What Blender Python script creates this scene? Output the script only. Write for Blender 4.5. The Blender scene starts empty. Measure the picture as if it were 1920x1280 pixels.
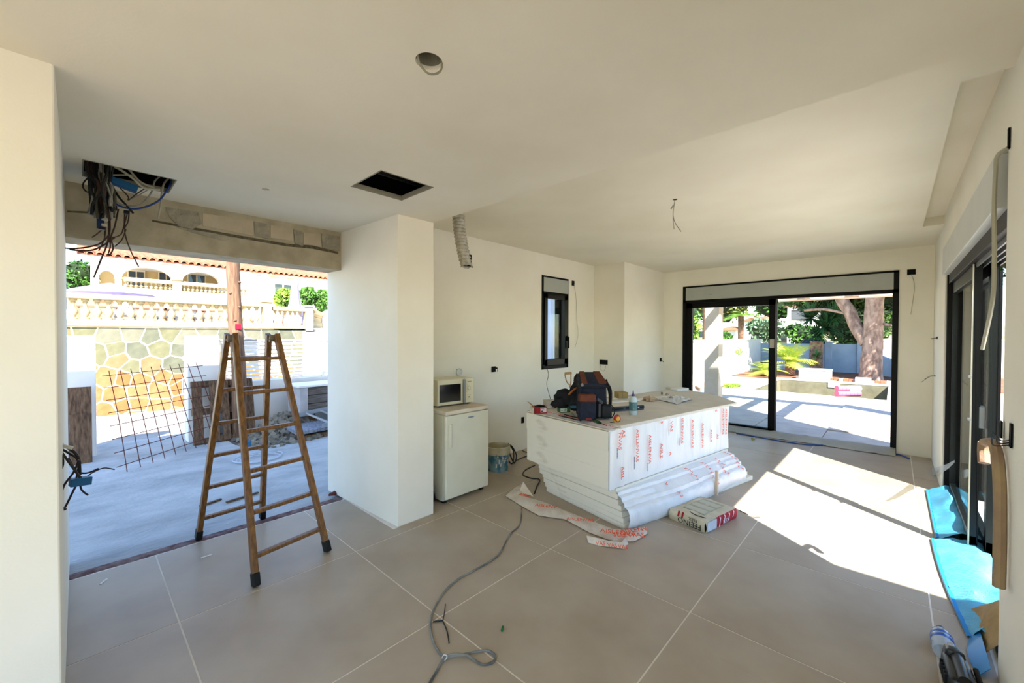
import bpy, bmesh, math, random
from mathutils import Matrix, Vector, noise
random.seed(7)
sc = bpy.context.scene
COL = sc.collection
PI = math.pi
# ------------------------------------------------------------------ camera
FPX, CXP, CYP, CAMH = 764.0, 960.0, 640.0, 1.54
_A, _P, _R = math.radians(43.18), math.radians(0.83), math.radians(0.19)
FWD = Vector((math.cos(_A)*math.cos(_P), math.sin(_A)*math.cos(_P), -math.sin(_P)))
_r0 = Vector((math.sin(_A), -math.cos(_A), 0)); _u0 = _r0.cross(FWD)
RGT = _r0*math.cos(_R) + _u0*math.sin(_R); UPV = RGT.cross(FWD)
cam_data = bpy.data.cameras.new('camera'); cam = bpy.data.objects.new('camera', cam_data); COL.objects.link(cam)
cam_data.sensor_width = 36; cam_data.lens = 36*FPX/1920; cam_data.clip_start = 0.05; cam_data.clip_end = 400
cam.matrix_world = Matrix(((RGT.x, UPV.x, -FWD.x, 0), (RGT.y, UPV.y, -FWD.y, 0), (RGT.z, UPV.z, -FWD.z, CAMH), (0, 0, 0, 1)))
sc.camera = cam
# ------------------------------------------------------------------ light
sc.view_settings.view_transform = 'Standard'; sc.view_settings.look = 'None'
sc.view_settings.exposure = 2.22; sc.view_settings.gamma = 1; sc.view_settings.use_curve_mapping = False
SUN_ELEV = math.radians(46.4); sdx, sdy = 0.59, 0.807
sun_dir = Vector((sdx*math.cos(SUN_ELEV), sdy*math.cos(SUN_ELEV), -math.sin(SUN_ELEV)))
sl = bpy.data.lights.new('sun', 'SUN'); sl.energy = 5.0; sl.angle = math.radians(0.55); sl.color = (1, 0.95, 0.885)
so = bpy.data.objects.new('sun', sl); COL.objects.link(so); so.rotation_euler = sun_dir.to_track_quat('-Z', 'Y').to_euler(); so.location = (-4, -6, 12)
w = bpy.data.worlds.new('sky'); sc.world = w; w.use_nodes = True
nt = w.node_tree; nt.nodes.clear()
sky = nt.nodes.new('ShaderNodeTexSky'); sky.sky_type = 'NISHITA'; sky.sun_disc = False; sky.sun_elevation = SUN_ELEV
sky.sun_rotation = math.atan2(-sdx, -sdy); sky.air_density = 1.0; sky.dust_density = 0.2; sky.ozone_density = 1.5
bg = nt.nodes.new('ShaderNodeBackground'); bg.inputs[1].default_value = 0.15
ow = nt.nodes.new('ShaderNodeOutputWorld'); hs_ = nt.nodes.new('ShaderNodeHueSaturation'); hs_.inputs['Saturation'].default_value = 1.15; nt.links.new(sky.outputs[0], hs_.inputs['Color']); nt.links.new(hs_.outputs[0], bg.inputs[0]); nt.links.new(bg.outputs[0], ow.inputs[0])
sc.cycles.max_bounces = 14; sc.cycles.diffuse_bounces = 9; sc.cycles.transparent_max_bounces = 16
sc.cycles.sample_clamp_indirect = 8; sc.cycles.caustics_reflective = False; sc.cycles.caustics_refractive = False

# ------------------------------------------------------------------ helpers
def ray(px, py): return FWD*FPX + RGT*(px-CXP) - UPV*(py-CYP)
O0 = Vector((0, 0, CAMH))
def az(px, py, z=0.0): d = ray(px, py); return O0 + d*((z-CAMH)/d.z)
def ax(px, py, x): d = ray(px, py); return O0 + d*(x/d.x)
def ay(px, py, y): d = ray(px, py); return O0 + d*(y/d.y)
def lin(h):
    h = h.lstrip('#'); c = [int(h[i:i+2], 16)/255 for i in (0, 2, 4)]
    return tuple((v/12.92 if v <= .04045 else ((v+.055)/1.055)**2.4) for v in c) + (1,)
MATS = {}
def mat(name, col, rough=.8, col2=None, scale=6, bump=0, bscale=None, metal=0, spec=.3, detail=4, stretch=None, alpha=None, emit=None, thr=(.35, .65)):
    if name in MATS: return MATS[name]
    m = bpy.data.materials.new(name); m.use_nodes = True; t = m.node_tree; b = t.nodes['Principled BSDF']
    b.inputs['Base Color'].default_value = lin(col); b.inputs['Roughness'].default_value = rough
    b.inputs['Metallic'].default_value = metal; b.inputs['Specular IOR Level'].default_value = spec
    tc = t.nodes.new('ShaderNodeTexCoord'); src = tc.outputs['Object']
    if stretch:
        mp = t.nodes.new('ShaderNodeMapping'); mp.inputs['Scale'].default_value = stretch; t.links.new(src, mp.inputs[0]); src = mp.outputs[0]
    if col2:
        n = t.nodes.new('ShaderNodeTexNoise'); n.inputs['Scale'].default_value = scale; n.inputs['Detail'].default_value = detail
        r = t.nodes.new('ShaderNodeValToRGB'); r.color_ramp.elements[0].color = lin(col); r.color_ramp.elements[1].color = lin(col2)
        r.color_ramp.elements[0].position, r.color_ramp.elements[1].position = thr
        t.links.new(src, n.inputs['Vector']); t.links.new(n.outputs[0], r.inputs[0]); t.links.new(r.outputs[0], b.inputs['Base Color'])
    if bump:
        n2 = t.nodes.new('ShaderNodeTexNoise'); n2.inputs['Scale'].default_value = bscale or scale*4; n2.inputs['Detail'].default_value = 5
        bp = t.nodes.new('ShaderNodeBump'); bp.inputs['Strength'].default_value = bump; bp.inputs['Distance'].default_value = .02
        t.links.new(src, n2.inputs['Vector']); t.links.new(n2.outputs[0], bp.inputs['Height']); t.links.new(bp.outputs[0], b.inputs['Normal'])
    if alpha is not None:
        b.inputs['Alpha'].default_value = alpha
    MATS[name] = m; return m
def glass_mat(name, tint, fr=1.45):
    m = bpy.data.materials.new(name); m.use_nodes = True; t = m.node_tree; t.nodes.clear()
    o = t.nodes.new('ShaderNodeOutputMaterial'); mx = t.nodes.new('ShaderNodeMixShader'); lw = t.nodes.new('ShaderNodeLayerWeight'); lw.inputs[0].default_value = .5
    pw = t.nodes.new('ShaderNodeMath'); pw.operation = 'POWER'; pw.inputs[1].default_value = 5; t.links.new(lw.outputs['Facing'], pw.inputs[0])
    f = t.nodes.new('ShaderNodeMath'); f.operation = 'MULTIPLY_ADD'; f.inputs[1].default_value = .5; f.inputs[2].default_value = .04; t.links.new(pw.outputs[0], f.inputs[0])
    tr = t.nodes.new('ShaderNodeBsdfTransparent'); tr.inputs[0].default_value = tint; g = t.nodes.new('ShaderNodeBsdfGlossy'); g.inputs['Roughness'].default_value = .02
    t.links.new(f.outputs[0], mx.inputs[0]); t.links.new(tr.outputs[0], mx.inputs[1]); t.links.new(g.outputs[0], mx.inputs[2]); t.links.new(mx.outputs[0], o.inputs[0])
    MATS[name] = m; return m
WM = {}      # world matrices of the objects built so far
def wmx(o): return WM.get(o.name, Matrix.Identity(4))
class MB:
    def __init__(s, T=None): s.v = []; s.f = []; s.T = T
    def add(s, vs, fs):
        k = len(s.v)
        for p in vs:
            p = Vector(p); s.v.append(s.T @ p if s.T else p)
        s.f += [tuple(i+k for i in f) for f in fs]; return s
    def box(s, a, b, R=None, ctr=None):
        x0, y0, z0 = a; x1, y1, z1 = b
        vs = [Vector(q) for q in ((x0,y0,z0),(x1,y0,z0),(x1,y1,z0),(x0,y1,z0),(x0,y0,z1),(x1,y0,z1),(x1,y1,z1),(x0,y1,z1))]
        if R: c = Vector(ctr) if ctr else sum(vs, Vector())/8; vs = [c+R@(q-c) for q in vs]
        return s.add(vs, [(3,2,1,0),(4,5,6,7),(0,1,5,4),(1,2,6,5),(2,3,7,6),(3,0,4,7)])
    def prism(s, poly, z0, z1):
        n = len(poly); a = sum(poly[i][0]*poly[(i+1) % n][1]-poly[(i+1) % n][0]*poly[i][1] for i in range(n))
        if a < 0: poly = poly[::-1]
        vs = [(p[0], p[1], z0) for p in poly] + [(p[0], p[1], z1) for p in poly]
        return s.add(vs, [tuple(range(n))[::-1], tuple(range(n, 2*n))] + [(i, (i+1) % n, n+(i+1) % n, n+i) for i in range(n)])
    def prismY(s, poly, y0, y1):       # polygon in x,z
        n = len(poly); a = sum(poly[i][0]*poly[(i+1) % n][1]-poly[(i+1) % n][0]*poly[i][1] for i in range(n))
        if a > 0: poly = poly[::-1]
        vs = [(p[0], y0, p[1]) for p in poly] + [(p[0], y1, p[1]) for p in poly]
        return s.add(vs, [tuple(range(n))[::-1], tuple(range(n, 2*n))] + [(i, (i+1) % n, n+(i+1) % n, n+i) for i in range(n)])
    def bar(s, p, q, wdt, hgt, up=(0, 0, 1)):   # box along p->q
        p, q = Vector(p), Vector(q); d = (q-p).normalized(); u = Vector(up)
        if abs(d.dot(u)) > .98: u = Vector((1, 0, 0))
        r = d.cross(u).normalized(); u = r.cross(d).normalized(); r *= wdt/2; u *= hgt/2
        vs = [p-r-u, p+r-u, p+r+u, p-r+u, q-r-u, q+r-u, q+r+u, q-r+u]
        return s.add(vs, [(0,1,2,3),(7,6,5,4),(0,4,5,1),(1,5,6,2),(2,6,7,3),(3,7,4,0)])
    def cyl(s, p, q, r0, r1=None, n=12, cap=True):
        r1 = r0 if r1 is None else r1; p, q = Vector(p), Vector(q); d = (q-p).normalized()
        u = Vector((0, 0, 1)) if abs(d.z) < .9 else Vector((1, 0, 0)); a = d.cross(u).normalized(); b = d.cross(a).normalized()
        vs = []
        for c, r in ((p, r0), (q, r1)):
            for i in range(n): t = 2*PI*i/n; vs.append(c + a*math.cos(t)*r + b*math.sin(t)*r)
        fs = [(i, (i+1) % n, n+(i+1) % n, n+i) for i in range(n)]
        if cap: fs += [tuple(range(n))[::-1], tuple(range(n, 2*n))]
        return s.add(vs, fs)
    def tube(s, pts, r, n=6, sm=4):
        P = [Vector(p) for p in pts]
        if sm > 1 and len(P) > 2:
            Q = []
            for i in range(len(P)-1):
                p0, p1, p2, p3 = P[max(i-1, 0)], P[i], P[i+1], P[min(i+2, len(P)-1)]
                for k in range(sm):
                    t = k/sm; Q.append(.5*((2*p1)+(p2-p0)*t+(2*p0-5*p1+4*p2-p3)*t*t+(3*p1-p0-3*p2+p3)*t**3))
            Q.append(P[-1]); P = Q
        vs = []; fs = []; a = None
        for i, p in enumerate(P):
            d = (P[min(i+1, len(P)-1)]-P[max(i-1, 0)]).normalized()
            if a is None: u = Vector((0, 0, 1)) if abs(d.z) < .9 else Vector((1, 0, 0)); a = d.cross(u).normalized()
            a = (a - d*a.dot(d)).normalized(); b = d.cross(a)
            for k in range(n): t = 2*PI*k/n; vs.append(p + a*math.cos(t)*r + b*math.sin(t)*r)
        for i in range(len(P)-1):
            for k in range(n): fs.append((i*n+k, i*n+(k+1) % n, (i+1)*n+(k+1) % n, (i+1)*n+k))
        m = (len(P)-1)*n; fs += [tuple(range(n))[::-1], tuple(range(m, m+n))]
        return s.add(vs, fs)
    def lathe(s, c, prof, n=16, axis='Z', cap=True):    # prof: (r, h)
        c = Vector(c); vs = []
        for r, h in prof:
            for i in range(n):
                t = 2*PI*i/n; q = (r*math.cos(t), r*math.sin(t), h)
                if axis == 'Y': q = (q[0], h, q[1])
                if axis == 'X': q = (h, q[0], q[1])
                vs.append(c+Vector(q))
        m = len(prof); fs = [(j*n+i, j*n+(i+1) % n, (j+1)*n+(i+1) % n, (j+1)*n+i) for j in range(m-1) for i in range(n)]
        if cap: fs += [tuple(range(n))[::-1], tuple(range((m-1)*n, m*n))]
        return s.add(vs, fs)
    def blob(s, c, rx, ry, rz, n=10, m=7, jit=0.0, R=None):
        vs = []; c = Vector(c)
        for j in range(m+1):
            ph = PI*j/m
            for i in range(n):
                t = 2*PI*i/n; q = Vector((rx*math.sin(ph)*math.cos(t), ry*math.sin(ph)*math.sin(t), -rz*math.cos(ph)))
                if jit: q *= 1+jit*noise.noise((c+q)*(2.2/max(rx, ry, rz)))
                if R: q = R@q
                vs.append(c+q)
        return s.add(vs, [(j*n+i, j*n+(i+1) % n, (j+1)*n+(i+1) % n, (j+1)*n+i) for j in range(m) for i in range(n)])
    def sheet(s, rows, th=.002):     # rows of points, solid thin sheet
        n = len(rows[0]); m = len(rows); T = Vector((0, 0, th))
        vs = [Vector(p) for r in rows for p in r]; k = len(vs); vs += [p-T for p in vs[:k]]
        fs = []
        for j in range(m-1):
            for i in range(n-1):
                a, b, c, d = j*n+i, j*n+i+1, (j+1)*n+i+1, (j+1)*n+i
                fs += [(a, b, c, d), (k+d, k+c, k+b, k+a)]
        for j in range(m-1):
            a, d = j*n, (j+1)*n; fs.append((a, d, k+d, k+a)); a, d = j*n+n-1, (j+1)*n+n-1; fs.append((d, a, k+a, k+d))
        for i in range(n-1):
            fs.append((i+1, i, k+i, k+i+1)); a = (m-1)*n+i; fs.append((a, a+1, k+a+1, k+a))
        return s.add(vs, fs)
    def build(s, name, m, parent=None, smooth=False, bevel=0, seg=2, kind=None, label=None, org=None, weld=True):
        lo = Vector([min(v[i] for v in s.v) for i in range(3)]); hi = Vector([max(v[i] for v in s.v) for i in range(3)])
        c = Vector(((lo.x+hi.x)/2, (lo.y+hi.y)/2, lo.z)) if org is None else Vector(org)
        me = bpy.data.meshes.new(name); me.from_pydata([tuple(v-c) for v in s.v], [], s.f)
        bm = bmesh.new(); bm.from_mesh(me)
        if weld: bmesh.ops.remove_doubles(bm, verts=bm.verts, dist=1e-6)
        bmesh.ops.recalc_face_normals(bm, faces=bm.faces) if len(s.f) < 20000 else None
        if bevel: bmesh.ops.bevel(bm, geom=[e for e in bm.edges if len(e.link_faces) == 2 and e.calc_face_angle(0) > .5], offset=bevel, segments=seg, profile=.5, affect='EDGES')
        bm.to_mesh(me); bm.free()
        if smooth:
            me.polygons.foreach_set('use_smooth', [True]*len(me.polygons))
            if hasattr(me, 'set_sharp_from_angle'): me.set_sharp_from_angle(angle=math.radians(40))
        if m: me.materials.append(m)
        o = bpy.data.objects.new(name, me); COL.objects.link(o)
        W = Matrix.Translation(c)
        if parent: o.parent = parent; o.matrix_local = wmx(parent).inverted() @ W
        else: o.matrix_world = W
        WM[o.name] = W
        if kind: o['kind'] = kind
        if label: o['label'] = label
        return o
def tag(o, label, cat, group=None):
    o['label'] = label; o['category'] = cat
    if group: o['group'] = group
    return o
def thing(name, label, cat, loc=(0, 0, 0), rz=0, group=None):
    o = bpy.data.objects.new(name, None); COL.objects.link(o); o.empty_display_size = .1
    W = Matrix.Translation(loc) @ Matrix.Rotation(rz, 4, 'Z'); o.matrix_world = W; WM[o.name] = W
    return tag(o, label, cat, group)
def container(name, kind='structure', loc=(0, 0, 0)):
    o = bpy.data.objects.new(name, None); COL.objects.link(o); o['kind'] = kind; o.location = loc; WM[o.name] = Matrix.Translation(loc); return o
def link_copy(src, parent, local):
    c = src.copy(); COL.objects.link(c); c.parent = parent; c.matrix_local = local; return c
def dup(root, loc, rz=None, label=None):
    r = root.copy(); COL.objects.link(r)
    W = Matrix.Translation(loc) @ (Matrix.Rotation(rz, 4, 'Z') if rz is not None else root.rotation_euler.to_matrix().to_4x4())
    r.matrix_world = W; WM[r.name] = W
    if label: r['label'] = label
    for ch in root.children:
        c = ch.copy(); COL.objects.link(c); c.parent = r
        for g in ch.children: d = g.copy(); COL.objects.link(d); d.parent = c
    return r
def TR(loc, rz=0, rx=0, ry=0): return Matrix.Translation(loc) @ Matrix.Rotation(rz, 4, 'Z') @ Matrix.Rotation(ry, 4, 'Y') @ Matrix.Rotation(rx, 4, 'X')
def text(name, s, size, T, m, parent, depth=.001, sx=1, align='LEFT'):
    cu = bpy.data.curves.new('t', 'FONT'); cu.body = s; cu.size = size; cu.extrude = depth; cu.resolution_u = 2; cu.align_x = align
    to = bpy.data.objects.new('t', cu); COL.objects.link(to); bpy.context.view_layer.update()
    me = bpy.data.meshes.new_from_object(to.evaluated_get(bpy.context.evaluated_depsgraph_get())); bpy.data.objects.remove(to); bpy.data.curves.remove(cu)
    me.transform(T @ Matrix.Scale(sx, 4, (1, 0, 0))); c = sum((v.co for v in me.vertices), Vector())/max(1, len(me.vertices)); me.transform(Matrix.Translation(-c))
    me.materials.clear(); me.materials.append(m); o = bpy.data.objects.new(name, me); COL.objects.link(o); W = Matrix.Translation(c)
    if parent: o.parent = parent; o.matrix_local = wmx(parent).inverted() @ W
    WM[o.name] = W; return o

# ------------------------------------------------------------------ materials
wall_m = mat('wall_paint', '#ebe8dd', .9, '#e5e1d4', 1.5, .04, 90)
ceil_m = mat('ceiling_paint', '#e5e1d3', .92, '#ddd8c8', 1.2, .04, 90)
tile_m = mat('floor_tile', '#b3a693', .42, '#a3937f', 2.2, .03, 30, spec=.35, thr=(.3, .7))
grout_m = mat('grout', '#e8e0d2', .9, '#ddd4c4', 12)
black_m = mat('black_aluminium', '#040505', .45, spec=.15)
dgreen_m = mat('dark_aluminium', '#080d0c', .35, spec=.25)
box_m = mat('shutter_box_panel', '#a9aea8', .5, '#a3a8a3', 5)
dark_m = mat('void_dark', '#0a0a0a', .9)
glass_m = glass_mat('window_glass', (.93, .96, .94, 1)); tint_m = glass_mat('tinted_glass', (.965, .985, .975, 1))
conc_m = mat('concrete_slab', '#bfbebb', .9, '#90918f', 2.6, .7, 24, stretch=(.8, 1.3, 1), detail=14, thr=(.3, .75))
red_m = mat('red_mortar', '#5e3d3f', .95, '#8a7672', 18, .5, 60)
rough_m = mat('rough_plaster', '#b7ae98', .95, '#9f9680', 6, .3, 35, detail=8)
patchg_m = mat('grey_cement', '#8d8879', .95, '#aaa390', 14, .6, 50, detail=8)
white_m = mat('white_render', '#e9e7e2', .9, '#dfddd8', 4)
wood_m = mat('varnished_wood', '#8a5f2c', .45, '#5f3d19', 5, .1, 40, stretch=(14, 14, .8), spec=.4)
rubber_m = mat('black_rubber', '#0b0b0b', .6)
red_txt = mat('orange_red_print', '#e8542e', .7)
blk_txt = mat('black_print', '#1a1a1a', .7)
eps_m = mat('insulation_board', '#e4e0d5', .85, '#b9b1a2', 3.2, .08, 60, stretch=(1, 1, 3), thr=(.58, .82), detail=8)
film_m = mat('printed_film', '#e9ebee', .28, '#dfe3e8', 7, .5, 14, spec=.6, stretch=(1, 1, .25))
cable_m = mat('grey_cable', '#7b7a74', .5, '#96948c', 30)
bcable_m = mat('black_cable', '#17191a', .5)
brown_c = mat('brown_cable', '#3d2a22', .5)
bluec_m = mat('blue_cable', '#1f3c78', .5)
gcable_m = mat('beige_cable', '#a8a593', .6)
blue_m = mat('blue_box_plastic', '#14598a', .5)

# ------------------------------------------------------------------ room shell
WL = -0.05      # right face of the block at the left
LX = 2.08       # where the low ceiling ends
ZL, ZH = 2.5, 2.70
flo = container('floor')
MB().box((-2.6, -3.5, -.25), (7.65, 3.78, -.002)).build('screed', grout_m, flo)
grid_x = [.36+.983*k for k in range(-4, 8)]; grid_y = [-.17+.983*k for k in range(-5, 5)]
regs = [(-2.6, WL, -3.5, 2.2), (WL, .5, -3.5, 3.74), (.5, 1.70, -.36, 3.74), (1.70, 2.09, -.36, 2.88), (2.09, 7.4, -.36, 3.65)]
ys = [-3.5]+[y for y in grid_y if -3.5 < y < 3.74]+[3.74]; xs = [-2.6]+[x for x in grid_x if -2.6 < x < 7.4]+[7.4]
g2 = .0042
for i in range(len(xs)-1):
    for j in range(len(ys)-1):
        x0, x1, y0, y1 = xs[i]+g2, xs[i+1]-g2, ys[j]+g2, ys[j+1]-g2
        if x1-x0 < .03 or y1-y0 < .03: continue
        m = MB()
        for rx0, rx1, ry0, ry1 in regs:
            a0, a1, b0, b1 = max(x0, rx0), min(x1, rx1), max(y0, ry0), min(y1, ry1)
            if a1-a0 > .02 and b1-b0 > .02: m.box((a0, b0, -.012), (a1, b1, random.uniform(-.0004, .0004)))
        if m.v: m.build('tile', tile_m, flo, bevel=0)
def struct(name, m, mt, **k): return m.build(name, mt, kind='structure', **k)
struct('wall_left', MB().box((-2.6, 2.2, 0), (WL, 4.08, 2.95)), wall_m, bevel=.006)
pier = MB().prism([(1.745, 2.885), (2.09, 2.885), (2.09, 4.08), (1.685, 4.08)], 0, 2.95)
struct('wall_pier', pier, wall_m, bevel=.004)
struct('wall_lintel', MB().box((WL, 3.80, 2.15), (1.7, 4.08, 2.95)), rough_m)
# back wall with small window hole
wb = MB(); WX0, WX1, WZ0, WZ1 = 4.50, 5.145, 1.06, 2.40
wb.box((2.09, 3.65, -.2), (WX0, 3.93, 2.95)).box((WX1, 3.65, -.2), (7.65, 3.93, 2.95)).box((WX0, 3.65, -.2), (WX1, 3.93, WZ0)).box((WX0, 3.65, WZ1), (WX1, 3.93, 2.95))
struct('wall_back', wb, wall_m)
struct('wall_column', MB().box((5.88, 3.10, 0), (7.4, 3.65, 2.95)), wall_m, bevel=.004)
FY0, FY1, FZ = -.035, 2.755, 2.415
wf = MB().box((7.4, FY1, -.2), (7.65, 3.65, 2.95)).box((7.4, -.85, -.2), (7.65, FY0, 2.95)).box((7.4, FY0, FZ), (7.65, FY1, 2.95)).box((7.4, FY0, -.2), (7.65, FY1, -.02))
struct('wall_far', wf, wall_m)
RX0, RX1, RZ = 2.84, 5.86, 2.40
wr = MB().box((RX1, -.61, -.2), (7.4, -.36, 2.95)).box((.5, -.61, -.2), (RX0, -.36, 2.95)).box((RX0, -.61, RZ), (RX1, -.36, 2.95)).box((RX0, -.61, -.2), (RX1, -.36, 0))
struct('wall_right', wr, wall_m)
# rear of the room, behind the photographer, its unglazed openings added for more daylight
wrr = MB().box((-2.85, 1.9, -.2), (-2.6, 4.08, 2.95)).box((-2.85, -3.75, 2.42), (-2.6, 1.9, 2.95)).box((-2.85, -3.75, -.2), (-2.6, -3.3, 2.42)).box((-2.85, -3.3, -.2), (-2.6, 1.9, -.02)).box((-2.6, -3.75, 2.3), (.5, -3.5, 2.95)).box((-2.6, -3.75, 0), (-2.3, -3.5, 2.3)).box((.5, -3.75, -.2), (.75, -.36, 2.95))
struct('wall_rear', wrr, wall_m)
# ceilings with openings
def holed(x0, x1, y0, y1, z0, z1, holes):
    m = MB(); X = sorted({x0, x1} | {h[0] for h in holes} | {h[1] for h in holes}); Yv = sorted({y0, y1} | {h[2] for h in holes} | {h[3] for h in holes})
    for i in range(len(X)-1):
        for j in range(len(Yv)-1):
            cx, cy = (X[i]+X[i+1])/2, (Yv[j]+Yv[j+1])/2
            if any(h[0] < cx < h[1] and h[2] < cy < h[3] for h in holes): continue
            m.box((X[i], Yv[j], z0), (X[i+1], Yv[j+1], z1))
    return m
def ring_patch(m, cx, cy, hw, r, z0, z1, n=24):
    P = []
    for k in range(n):
        t = 2*PI*(k+.5)/n; c, s_ = math.cos(t), math.sin(t); q = hw/max(abs(c), abs(s_)); P.append(((cx+c*r, cy+s_*r), (cx+c*q, cy+s_*q)))
    # snap nearest outer points to the corners
    for sx in (-1, 1):
        for sy in (-1, 1):
            k = min(range(n), key=lambda i: (P[i][1][0]-cx-sx*hw)**2+(P[i][1][1]-cy-sy*hw)**2); P[k] = (P[k][0], (cx+sx*hw, cy+sy*hw))
    for k in range(n):
        a, b = P[k], P[(k+1) % n]; m.prism([a[0], a[1], b[1], b[0]], z0, z1)
H1 = (1.215, 1.587, 2.19, 2.572); H2 = (.026, .43, 3.262, 3.607); RC = (.851, 1.203, .047); RC2 = (.859, 3.043, .024)
sq = lambda c, p: (c[0]-c[2]-p, c[0]+c[2]+p, c[1]-c[2]-p, c[1]+c[2]+p)
low = holed(-2.6, LX, -3.5, 4.0, ZL, ZL+.016, [H1, H2, sq(RC, .03), sq(RC2, .03)])
ring_patch(low, RC[0], RC[1], RC[2]+.03, RC[2], ZL, ZL+.016); ring_patch(low, RC2[0], RC2[1], RC2[2]+.03, RC2[2], ZL, ZL+.016)
low.box((LX-.014, -.36, ZL+.016), (LX, 3.65, 2.95))
ceil = container('ceiling')
low.build('low_ceiling', ceil_m, ceil)
CX0, CX1, CY0 = 2.76, 6.1, -.205
high = holed(LX, 7.4, -.36, 3.65, ZH, ZH+.012, [(CX0, CX1, -.36, CY0)])
high.box((CX0, -.36, ZH+.09), (CX1, CY0+.01, ZH+.1)).box((CX0, CY0, ZH+.012), (CX1, CY0+.012, ZH+.1)).box((CX0-.012, -.36, ZH+.012), (CX0, CY0, ZH+.1)).box((CX1, -.36, ZH+.012), (CX1+.012, CY0, ZH+.1))
high.build('high_ceiling', ceil_m, ceil)
up = MB().box((-2.85, -.85, 2.95), (7.65, 4.08, 5.5)).box((-2.85, -3.75, 2.95), (.75, -.85, 3.2)).box((7.4,-.85,2.95),(7.65,3.93,2.96))
struct('upper_storey', up, white_m)
# black sheets added above the openings to keep the ceiling void dark
MB().box((H1[0]-.3, H1[2]-.3, 2.93), (H1[1]+.3, H1[3]+.3, 2.945)).box((H2[0]-.05, H2[2]-.4, 2.93), (H2[1]+.4, 3.78, 2.945)).box((RC[0]-.2, RC[1]-.2, 2.93), (RC[0]+.2, RC[1]+.2, 2.945)).build('void_shade_top', dark_m, ceil)
MB().box((H1[0]-.3, H1[2]-.3, ZL+.02), (H1[0]-.28, H1[3]+.3, 2.93)).box((H1[1]+.28, H1[2]-.3, ZL+.02), (H1[1]+.3, H1[3]+.3, 2.93)).box((H1[0]-.3, H1[3]+.28, ZL+.02), (H1[1]+.3, H1[3]+.3, 2.93)).box((H1[0]-.3, H1[2]-.3, ZL+.02), (H1[1]+.3, H1[2]-.28, 2.93)).box((H2[1]+.35, H2[2]-.4, ZL+.02), (H2[1]+.37, 3.78, 2.93)).box((H2[0]-.05, 3.76, ZL+.02), (H2[1]+.4, 3.78, 2.93)).build('void_shade_side', dark_m, ceil)
# pieces seen inside the square opening: a light board and a dark duct edge
MB().box((1.23, 2.20, 2.62), (1.40, 2.40, 2.635)).build('board_offcut', box_m, ceil)
MB().box((1.33, 2.2, 2.60), (1.345, 2.75, 2.66)).box((1.0, 2.48, 2.6), (1.8, 2.495, 2.66)).build('furring_channel', mat('dark_steel', '#3a3a38', .5, metal=.6), ceil)
def edge_trim(m, h, z):
    x0, x1, y0, y1 = h
    m.box((x0-.001, y0-.001, z-.002), (x1+.001, y0+.006, z+.03)).box((x0-.001, y1-.006, z-.002), (x1+.001, y1+.001, z+.03)).box((x0-.001, y0, z-.002), (x0+.006, y1, z+.03)).box((x1-.006, y0, z-.002), (x1+.001, y1, z+.03))
e = MB(); edge_trim(e, H1, ZL); edge_trim(e, H2, ZL); e.build('opening_edge', mat('raw_board_edge', '#8b8878', .9), ceil)
# lintel: seam and repair patches
lint = bpy.data.objects['wall_lintel']
def lpatch(name, pts, d, mt):
    m = MB().prismY([(p.x, p.z) for p in [ay(a, b, 3.8) for a, b in pts]], 3.8-d, 3.80); return m.build(name, mt, lint)
seam_m = mat('dark_crack', '#4d4536', 1, '#6b6250', 40)
lpatch('crack', [(285, 412), (330, 420), (400, 433), (470, 445), (540, 457), (585, 460), (634, 472), (634, 476), (585, 466), (540, 462), (470, 450), (400, 438), (330, 424), (285, 415)], .004, seam_m)
lpatch('crack', [(126, 395), (170, 397), (200, 399), (200, 401), (170, 400), (126, 398)], .004, seam_m)
lpatch('mortar_patch', [(310, 388), (372, 398), (378, 420), (360, 430), (335, 424), (318, 408)], .010, patchg_m)
lpatch('mortar_patch', [(476, 415), (500, 420), (505, 448), (478, 443)], .008, patchg_m)
lpatch('mortar_patch', [(550, 430), (566, 434), (568, 462), (552, 456)], .010, patchg_m)
lpatch('mortar_patch', [(602, 438), (636, 443), (636, 470), (604, 464)], .012, patchg_m)
lpatch('mortar_patch', [(330, 426), (400, 437), (440, 446), (420, 452), (360, 436)], .005, patchg_m)
lpatch('block_face', [(380, 400), (474, 414), (476, 442), (380, 424)], .007, mat('pale_block', '#bdb29c', .95, '#b1a48e', 8, .3))
lpatch('block_face', [(507, 422), (549, 430), (550, 452), (507, 446)], .007, MATS['pale_block'])
lpatch('block_face', [(569, 436), (600, 439), (602, 462), (569, 458)], .007, MATS['pale_block'])
# threshold strip
th = MB()
rows = []
for k in range(41):
    x = WL+(1.685-WL)*k/40; n1 = noise.noise(Vector((x*6, 0, 0)))*.018; rows.append([(x, 3.735+n1*.6, -.006), (x, 3.77, .004+.004*noise.noise(Vector((x*20, 3, 0)))), (x, 3.83, .002), (x, 3.865+n1, -.02)])
th.sheet(rows, .02); struct('trim_threshold', th, red_m)
yard = MB()
rows = []
for j in range(12):
    y = 3.77+(8.2-3.77)*j/11; rows.append([(x, y, -.022+.004*noise.noise(Vector((x, y, 0)))) for x in [-6+.6*k for k in range(31)]])
yard.sheet(rows, .2); struct('ground_yard', yard, conc_m, smooth=True)
MB().box((WL-.0, 3.78, -.25), (1.7, 4.09, -.03)).build('footing', conc_m, bpy.data.objects['ground_yard'])

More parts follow.
